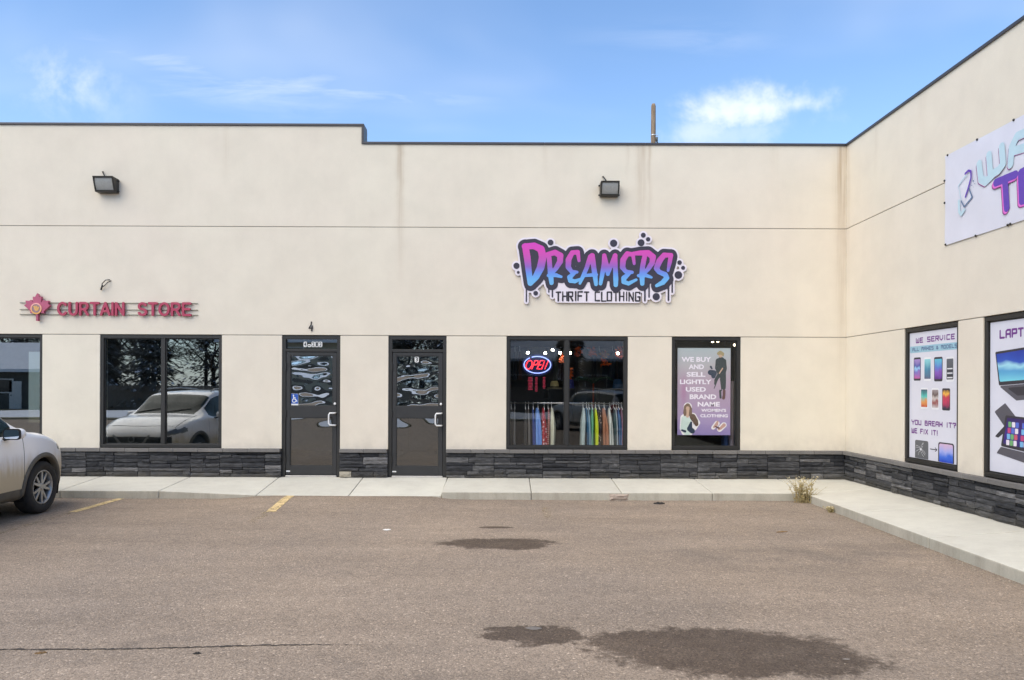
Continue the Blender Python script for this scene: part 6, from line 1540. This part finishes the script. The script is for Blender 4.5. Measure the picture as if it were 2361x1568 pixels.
def scrap(name, px, py, L_, wd, h, m_, label, cat, seed, an=0.0):
    x, y = gp(px, py); z = ground_z(x, y); q = random.Random(seed); P = []
    for i in range(9):
        t_ = i / 8; row = []
        for j in range(6):
            u = j / 5 - .5; e = math.sin(math.pi * min(max(t_, .04), .96)) ** .6
            lx, ly = (t_ - .5) * L_, u * wd * e; row.append((x + lx * math.cos(an) - ly * math.sin(an), y + lx * math.sin(an) + ly * math.cos(an), z + .003 + h * e * (1 - (2 * u) ** 2) * (.55 + .45 * math.sin(t_ * 9 + seed) ** 2) + q.uniform(0, h * .25) * (0 < j < 5)))
        P.append(row)
    mb = MB(); mb.grid(P); o = mb.build(name, m_, smooth=False); tag(o, label, cat); return o
M['rag'] = worn('dark_rag', (0.020, 0.018, 0.017), 0.9); M['paper'] = ink('white_paper', (224, 222, 216)); M['dead_leaf'] = worn('dead_leaf', (0.20, 0.12, 0.05), 0.9, 0, .4, 30)
scrap('crumpled_glove', 1520, 1161.5, 0.17, 0.10, 0.030, M['rag'], 'crumpled black glove or rag on the asphalt by the kerb', 'litter', 1)
scrap('paper_scrap', 893, 1222, 0.10, 0.07, 0.010, M['paper'], 'small white paper scrap on the asphalt in mid lot', 'litter', 2)
scrap('dead_leaf', 1803, 1227.5, 0.16, 0.035, 0.012, M['dead_leaf'], 'thin brown dead leaf on the asphalt at right', 'leaf', 3, .25)
scrap('dead_leaf', 97, 1506, 0.075, 0.03, 0.010, M['dead_leaf'], 'small brown dead leaf on the crack at lower left', 'leaf', 4, .3)
scrap('dead_leaf', 457, 1508, 0.05, 0.022, 0.010, M['rag'], 'tiny dark leaf just below the long crack', 'leaf', 5, .2)
scrap('plastic_scrap', 1232, 1449, 0.12, 0.075, 0.008, worn('clear_plastic', (0.17, 0.15, 0.13), .6), 'flattened pale plastic scrap in the small damp patch', 'litter', 6, -.1)
scrap('paper_scrap', 1953, 1521, 0.05, 0.02, 0.004, worn('dull_paper', (0.26, 0.23, 0.20), .8), 'tiny white scrap at the right edge of the large damp patch', 'litter', 7)
# utility pole beyond the roof
PY = 17.4; pd = CAM_D + PY; pxx = lambda px: (px - 1170.5) * pd / F_PX; pzz = lambda py, px=1503: CAM_H - ((py - 894) - .004 * (px - 1170.5)) * pd / F_PX
def wood():
    m = pmat('weathered_pole', (0.2, 0.16, 0.12), 0.9); t = NT(m.node_tree); b = m.node_tree.nodes['Principled BSDF']; g_ = t.nodes.new('ShaderNodeNewGeometry').outputs['Position']
    n_ = t.noise(t.mapping(g_, scale=(9, 9, .7)), 1.6, 6, .7); t.links.new(t.ramp(n_, [(.3, (0.05, 0.036, 0.028)), (.5, (0.22, 0.155, 0.10)), (.7, (0.36, 0.28, 0.20))]), b.inputs['Base Color']); return m
pole = empty('utility_pole', (pxx(1503), PY, 0), 'weathered wooden utility pole top rising beyond the parapet', 'pole')
px_ = pxx(1503.3); zt_ = pzz(240)
mb = MB(); mb.tube([(px_, PY, 0), (px_, PY, zt_ * .6), (px_, PY, zt_ - .10), (px_, PY, zt_)], [.14, .115, .094, .07], 14); mb.build('shaft', wood(), pole, smooth=True)
mb = MB(); mb.lathe([(.105, pzz(313.5)), (.112, pzz(313)), (.112, pzz(311.5)), (.105, pzz(311))], 14, Matrix.Translation((px_, PY, 0))); mb.box(px_ + .09, px_ + .19, PY - .02, PY + .02, pzz(313.2), pzz(311.6)); mb.build('bracket', M['alu'], pole)
mb = MB(); mb.tube([(px_ + .14, PY - .02, pzz(326)), (px_ + .145, PY - .02, pzz(317))], .045, 10); mb.build('insulator', worn('green_grey_insulator', (0.10, 0.12, 0.115), .4), pole, smooth=True)
mb = MB(); mb.tube([(px_ + .11, PY - .03, pzz(341)), (px_ + .17, PY - .03, pzz(331)), (px_ + .14, PY - .03, pzz(326.5))], .035, 8); mb.build('cable_end', M['black'], pole, smooth=True)

# ================================================================== across the street (seen in the glass)
mb = MB(); mb.box(-200, 200, -60, -25.5, -.02, .05); struct(mb.build('lawn', M['lawn']))
mb = MB(); P = []
r_ = random.Random(31)
for i in range(121):
    x = -90 + 1.5 * i; P.append([(x, -27.0 - 0.9 * j + r_.uniform(-.2, .2), .055 + (0 if j in (0, 8) else .22 * math.sin(math.pi * j / 8) + r_.uniform(-.06, .08))) for j in range(9)])
mb.grid([list(reversed(q)) for q in P]); struct(mb.build('snow_bank', M['snow'], smooth=True))
M['needles'] = worn('spruce_needles', (0.12, 0.12, 0.105), 0.9, 0, .5, 3); M['bark'] = worn('bark', (0.05, 0.04, 0.032), 0.95, 0, .3, 6)
def spruce(x, y, h, rad, label, seed, n_=6500, grp='spruce trees across the street'):
    r_ = random.Random(seed); o = empty('spruce_tree', (x, y, .05), label, 'tree', grp)
    mb = MB(); mb.tube([(x, y, .05), (x, y, h * .5), (x, y, h * .98)], [.2, .12, .02], 8); mb.build('trunk', M['bark'], o)
    lf, sn = MB(), MB()
    for k in range(n_):
        t_ = r_.random() ** .75; z = h * (.10 + .88 * t_); rr = rad * (1 - t_) * (.75 + .25 * math.sin(z * 5.5 + seed)) + .08; an = r_.uniform(0, 6.28); d = r_.random() ** .45
        c = Vector((x + math.cos(an) * rr * d, y + math.sin(an) * rr * d, z - .35 * rr * d)); ou = Vector((math.cos(an), math.sin(an), -.45)).normalized(); s_ = Vector((-math.sin(an), math.cos(an), r_.uniform(-.4, .4))) * r_.uniform(.05, .12); l = r_.uniform(.22, .45)
        lf.add([c - s_, c + ou * l * .5 - s_ * .8, c + ou * l, c + ou * l * .5 + s_ * .8, c + s_], [(0, 1, 2, 3, 4)])
        if r_.random() < .14: q = Vector((0, 0, .03)); s2 = s_ * .8; sn.add([c - s2 + q, c + ou * l * .45 - s2 + q, c + ou * l * .8 + q, c + ou * l * .45 + s2 + q, c + s2 + q], [(0, 1, 2, 3, 4)])
    a = lf.build('crown', M['needles'], o); a['kind'] = 'stuff'; b_ = sn.build('snow_on_branches', M['snow'], o); b_['kind'] = 'stuff'
for i, (x, y, h, rad, lab) in enumerate(((-29.6, -40, 11, 2.9, 'snow-dusted spruce left of the fence gap across the street'), (-25.2, -39, 9.5, 2.5, 'shorter spruce beside the beige two-storey house'), (-8.2, -42, 10, 2.6, 'spruce right of the beige house across the street'), (-4.4, -40, 12, 2.8, 'tallest spruce across the street'), (4.6, -41, 9, 1.7, 'spruce behind the wooden fence'), (11.8, -41, 11, 2.2, 'spruce at the far right across the street'), (13.5, -42, 10, 2.6, 'rightmost spruce across the street'))):
    spruce(x, y, h, rad * 1.15, lab, 50 + i)
for i in range(19): spruce(-62 + i * 4.7 + 1.2 * math.sin(i * 2.9), -55.5 + 1.5 * math.sin(i * 1.9), 10.5 + 2.5 * math.sin(i * 2.2), 3.3, 'dark spruce in the row added behind the houses to darken reflections', 90 + i, 2600, 'added spruces behind the houses')  # added row, covers the bright low sky in the glass reflections
M['h_grey'] = worn('grey_siding', (0.085, 0.088, 0.080), .9, 0, .1, 2); M['h_beige'] = worn('beige_siding', (0.42, 0.38, 0.29), .9, 0, .1, 2); M['trim'] = worn('white_trim', (0.7, 0.7, 0.68), .7); M['win'] = pmat('house_window', (0.03, 0.035, 0.04), .05); M['fence'] = worn('fence_board', (0.15, 0.125, 0.10), .95, 0, .3, 3)
def house(x0, x1, y0, y1, h, rise, wallm, label, wins):
    o = empty('house', ((x0 + x1) / 2, y1, .05), label, 'house')
    mb = MB(); mb.box(x0, x1, y0, y1, .05, h); ym = (y0 + y1) / 2
    mb.add([(x0, y0, h), (x0, y1, h), (x0, ym, h + rise), (x1, y0, h), (x1, y1, h), (x1, ym, h + rise)], [(0, 2, 1), (3, 4, 5)]); mb.build('wall', wallm, o)
    e = .5; k = rise / ((y1 - y0) / 2); rf = MB()
    for s_ in (1, -1):
        yb = y1 + e if s_ > 0 else y0 - e; zb_ = h - e * k; a = [(x0 - e, yb, zb_), (x1 + e, yb, zb_), (x1 + e, ym, h + rise), (x0 - e, ym, h + rise)]; b_ = [(p[0], p[1], p[2] + .22) for p in a]
        rf.add(a + b_, [(0, 1, 2, 3), (4, 5, 6, 7), (0, 1, 5, 4), (1, 2, 6, 5), (2, 3, 7, 6), (3, 0, 4, 7)])
    ro = rf.build('snowy_roof', M['snow'], o)
    mb = MB(); mb.box(x0 + 2, x0 + 2.25, ym + 1.2, ym + 1.45, h + rise * .4, h + rise + .5); mb.build('vent_stack', M['black'], ro)
    for a, b_, c, d in wins:
        mb = MB(); mb.box(a - .09, b_ + .09, y1 + .001, y1 + .05, c - .09, d + .09); w_o = mb.build('window', M['trim'], o); mb = MB(); mb.box(a, b_, y1 + .04, y1 + .06, c, d); mb.build('pane', M['win'], w_o)
    mb = MB(); mb.box(x1 - 2.6, x1 - 1.7, y1 + .001, y1 + .06, .06, 2.1); d_ = mb.build('door', M['trim'], o); mb = MB(); mb.box(x1 - 2.5, x1 - 2.42, y1 + .06, y1 + .1, 1.0, 1.1); mb.build('handle', M['black'], d_)
house(-50, -34.2, -50, -41, 3.0, 2.0, M['h_grey'], 'dark grey bungalow with a snowy roof across the street', [(-38.4, -36.6, 1.3, 2.2), (-44, -42, 1.2, 2.3)])
house(-22.2, -11.5, -53, -44, 5.4, 1.8, M['h_beige'], 'beige two-storey house with a snowy roof across the street', [(-21, -19.4, 3.6, 4.8), (-17.5, -16, 3.6, 4.8), (-20.5, -18.5, 1.1, 2.4)])
house(-2.0, 11.5, -57, -48, 4.2, 2.0, M['h_grey'], 'grey house with a snowy roof behind the board fence', [(0, 2, 1.6, 2.8), (6.5, 8.2, 1.6, 2.8)])
house(15.5, 30, -54, -45, 3.2, 2.2, M['h_beige'], 'beige bungalow at the right end of the street', [(17, 19, 1.2, 2.3), (22, 24, 1.2, 2.3)])
M['twig'] = worn('bare_twigs', (0.11, 0.10, 0.09), 0.95, 0, .4, 2)
def bare_tree(x, y, h, label, seed):
    r_ = random.Random(seed); o = empty('bare_tree', (x, y, .05), label, 'tree', 'added bare trees behind the houses')
    mb = MB(); mb.tube([(x, y, .05), (x + .1, y, h * .2), (x, y, h * .45)], [.3, .22, .14], 8)
    for k in range(7):
        an = k * .9 + r_.uniform(-.3, .3); p0 = Vector((x, y, h * (.2 + .04 * k))); p = [p0]
        for q in range(3): p.append(p[-1] + Vector((math.cos(an) * h * .11, math.sin(an) * h * .11, h * .13)) + Vector((r_.gauss(0, .2), r_.gauss(0, .2), 0)))
        mb.tube(p, [.12, .08, .05, .02], 5)
    mb.build('trunk', M['bark'], o); tw = MB()
    for k in range(900):
        th, ph_ = r_.uniform(0, 6.28), math.acos(r_.uniform(-.75, 1)); rr = h * .36 * r_.random() ** .4
        c = Vector((x + rr * math.sin(ph_) * math.cos(th), y + rr * math.sin(ph_) * math.sin(th), h * .60 + rr * 1.05 * math.cos(ph_))); d = (c - Vector((x, y, h * .3))).normalized() + Vector((r_.gauss(0, .4), r_.gauss(0, .4), r_.gauss(0, .3))); l = r_.uniform(.5, 1.3); s_ = d.orthogonal().normalized() * .045
        tw.add([c - s_, c + s_, c + d * l], [(0, 1, 2)]); e = Vector((r_.gauss(0, 1), r_.gauss(0, 1), r_.gauss(0, 1))).normalized(); s2 = e.orthogonal().normalized() * .04; tw.add([c + d * l * .4 - s2, c + d * l * .4 + s2, c + d * l * .4 + e * l * .7], [(0, 1, 2)])
    q = tw.build('crown', M['twig'], o); q['kind'] = 'stuff'
for i in range(26):  # row added to block the horizon sky so the glass reflects dark
    bare_tree(-66 + i * 4.6 + 1.3 * math.sin(i * 2.3), -58 - 3 * math.sin(i * 1.7), 11.5 + 2.2 * math.sin(i * 3.1), 'bare leafless tree in the row added beyond the houses to darken reflections', 200 + i)
fn_ = empty('board_fence', (-8, -37.5, .05), 'brown board fence across the street', 'fence')
for i, x in enumerate([-33 + .3 * k for k in range(160)]):
    mb = MB() if i == 0 else mb
    if i == 0:
        mb.box(0, .285, -.012, .012, 0, 1.75); fme = mb.mesh('board'); fme.materials.append(M['fence'])
    o = bpy.data.objects.new('board', fme); col.objects.link(o); o.location = (x, -37.5, .06 + .012 * math.sin(i * 2.1)); attach(o, fn_)
mb = MB(); mb.box(-33, 15, -37.58, -37.515, .4, .5); mb.build('rail', M['fence'], fn_); mb = MB(); mb.box(-33, 15, -37.58, -37.515, 1.4, 1.5); mb.build('rail', M['fence'], fn_)

bpy.data.objects.remove(_fo)
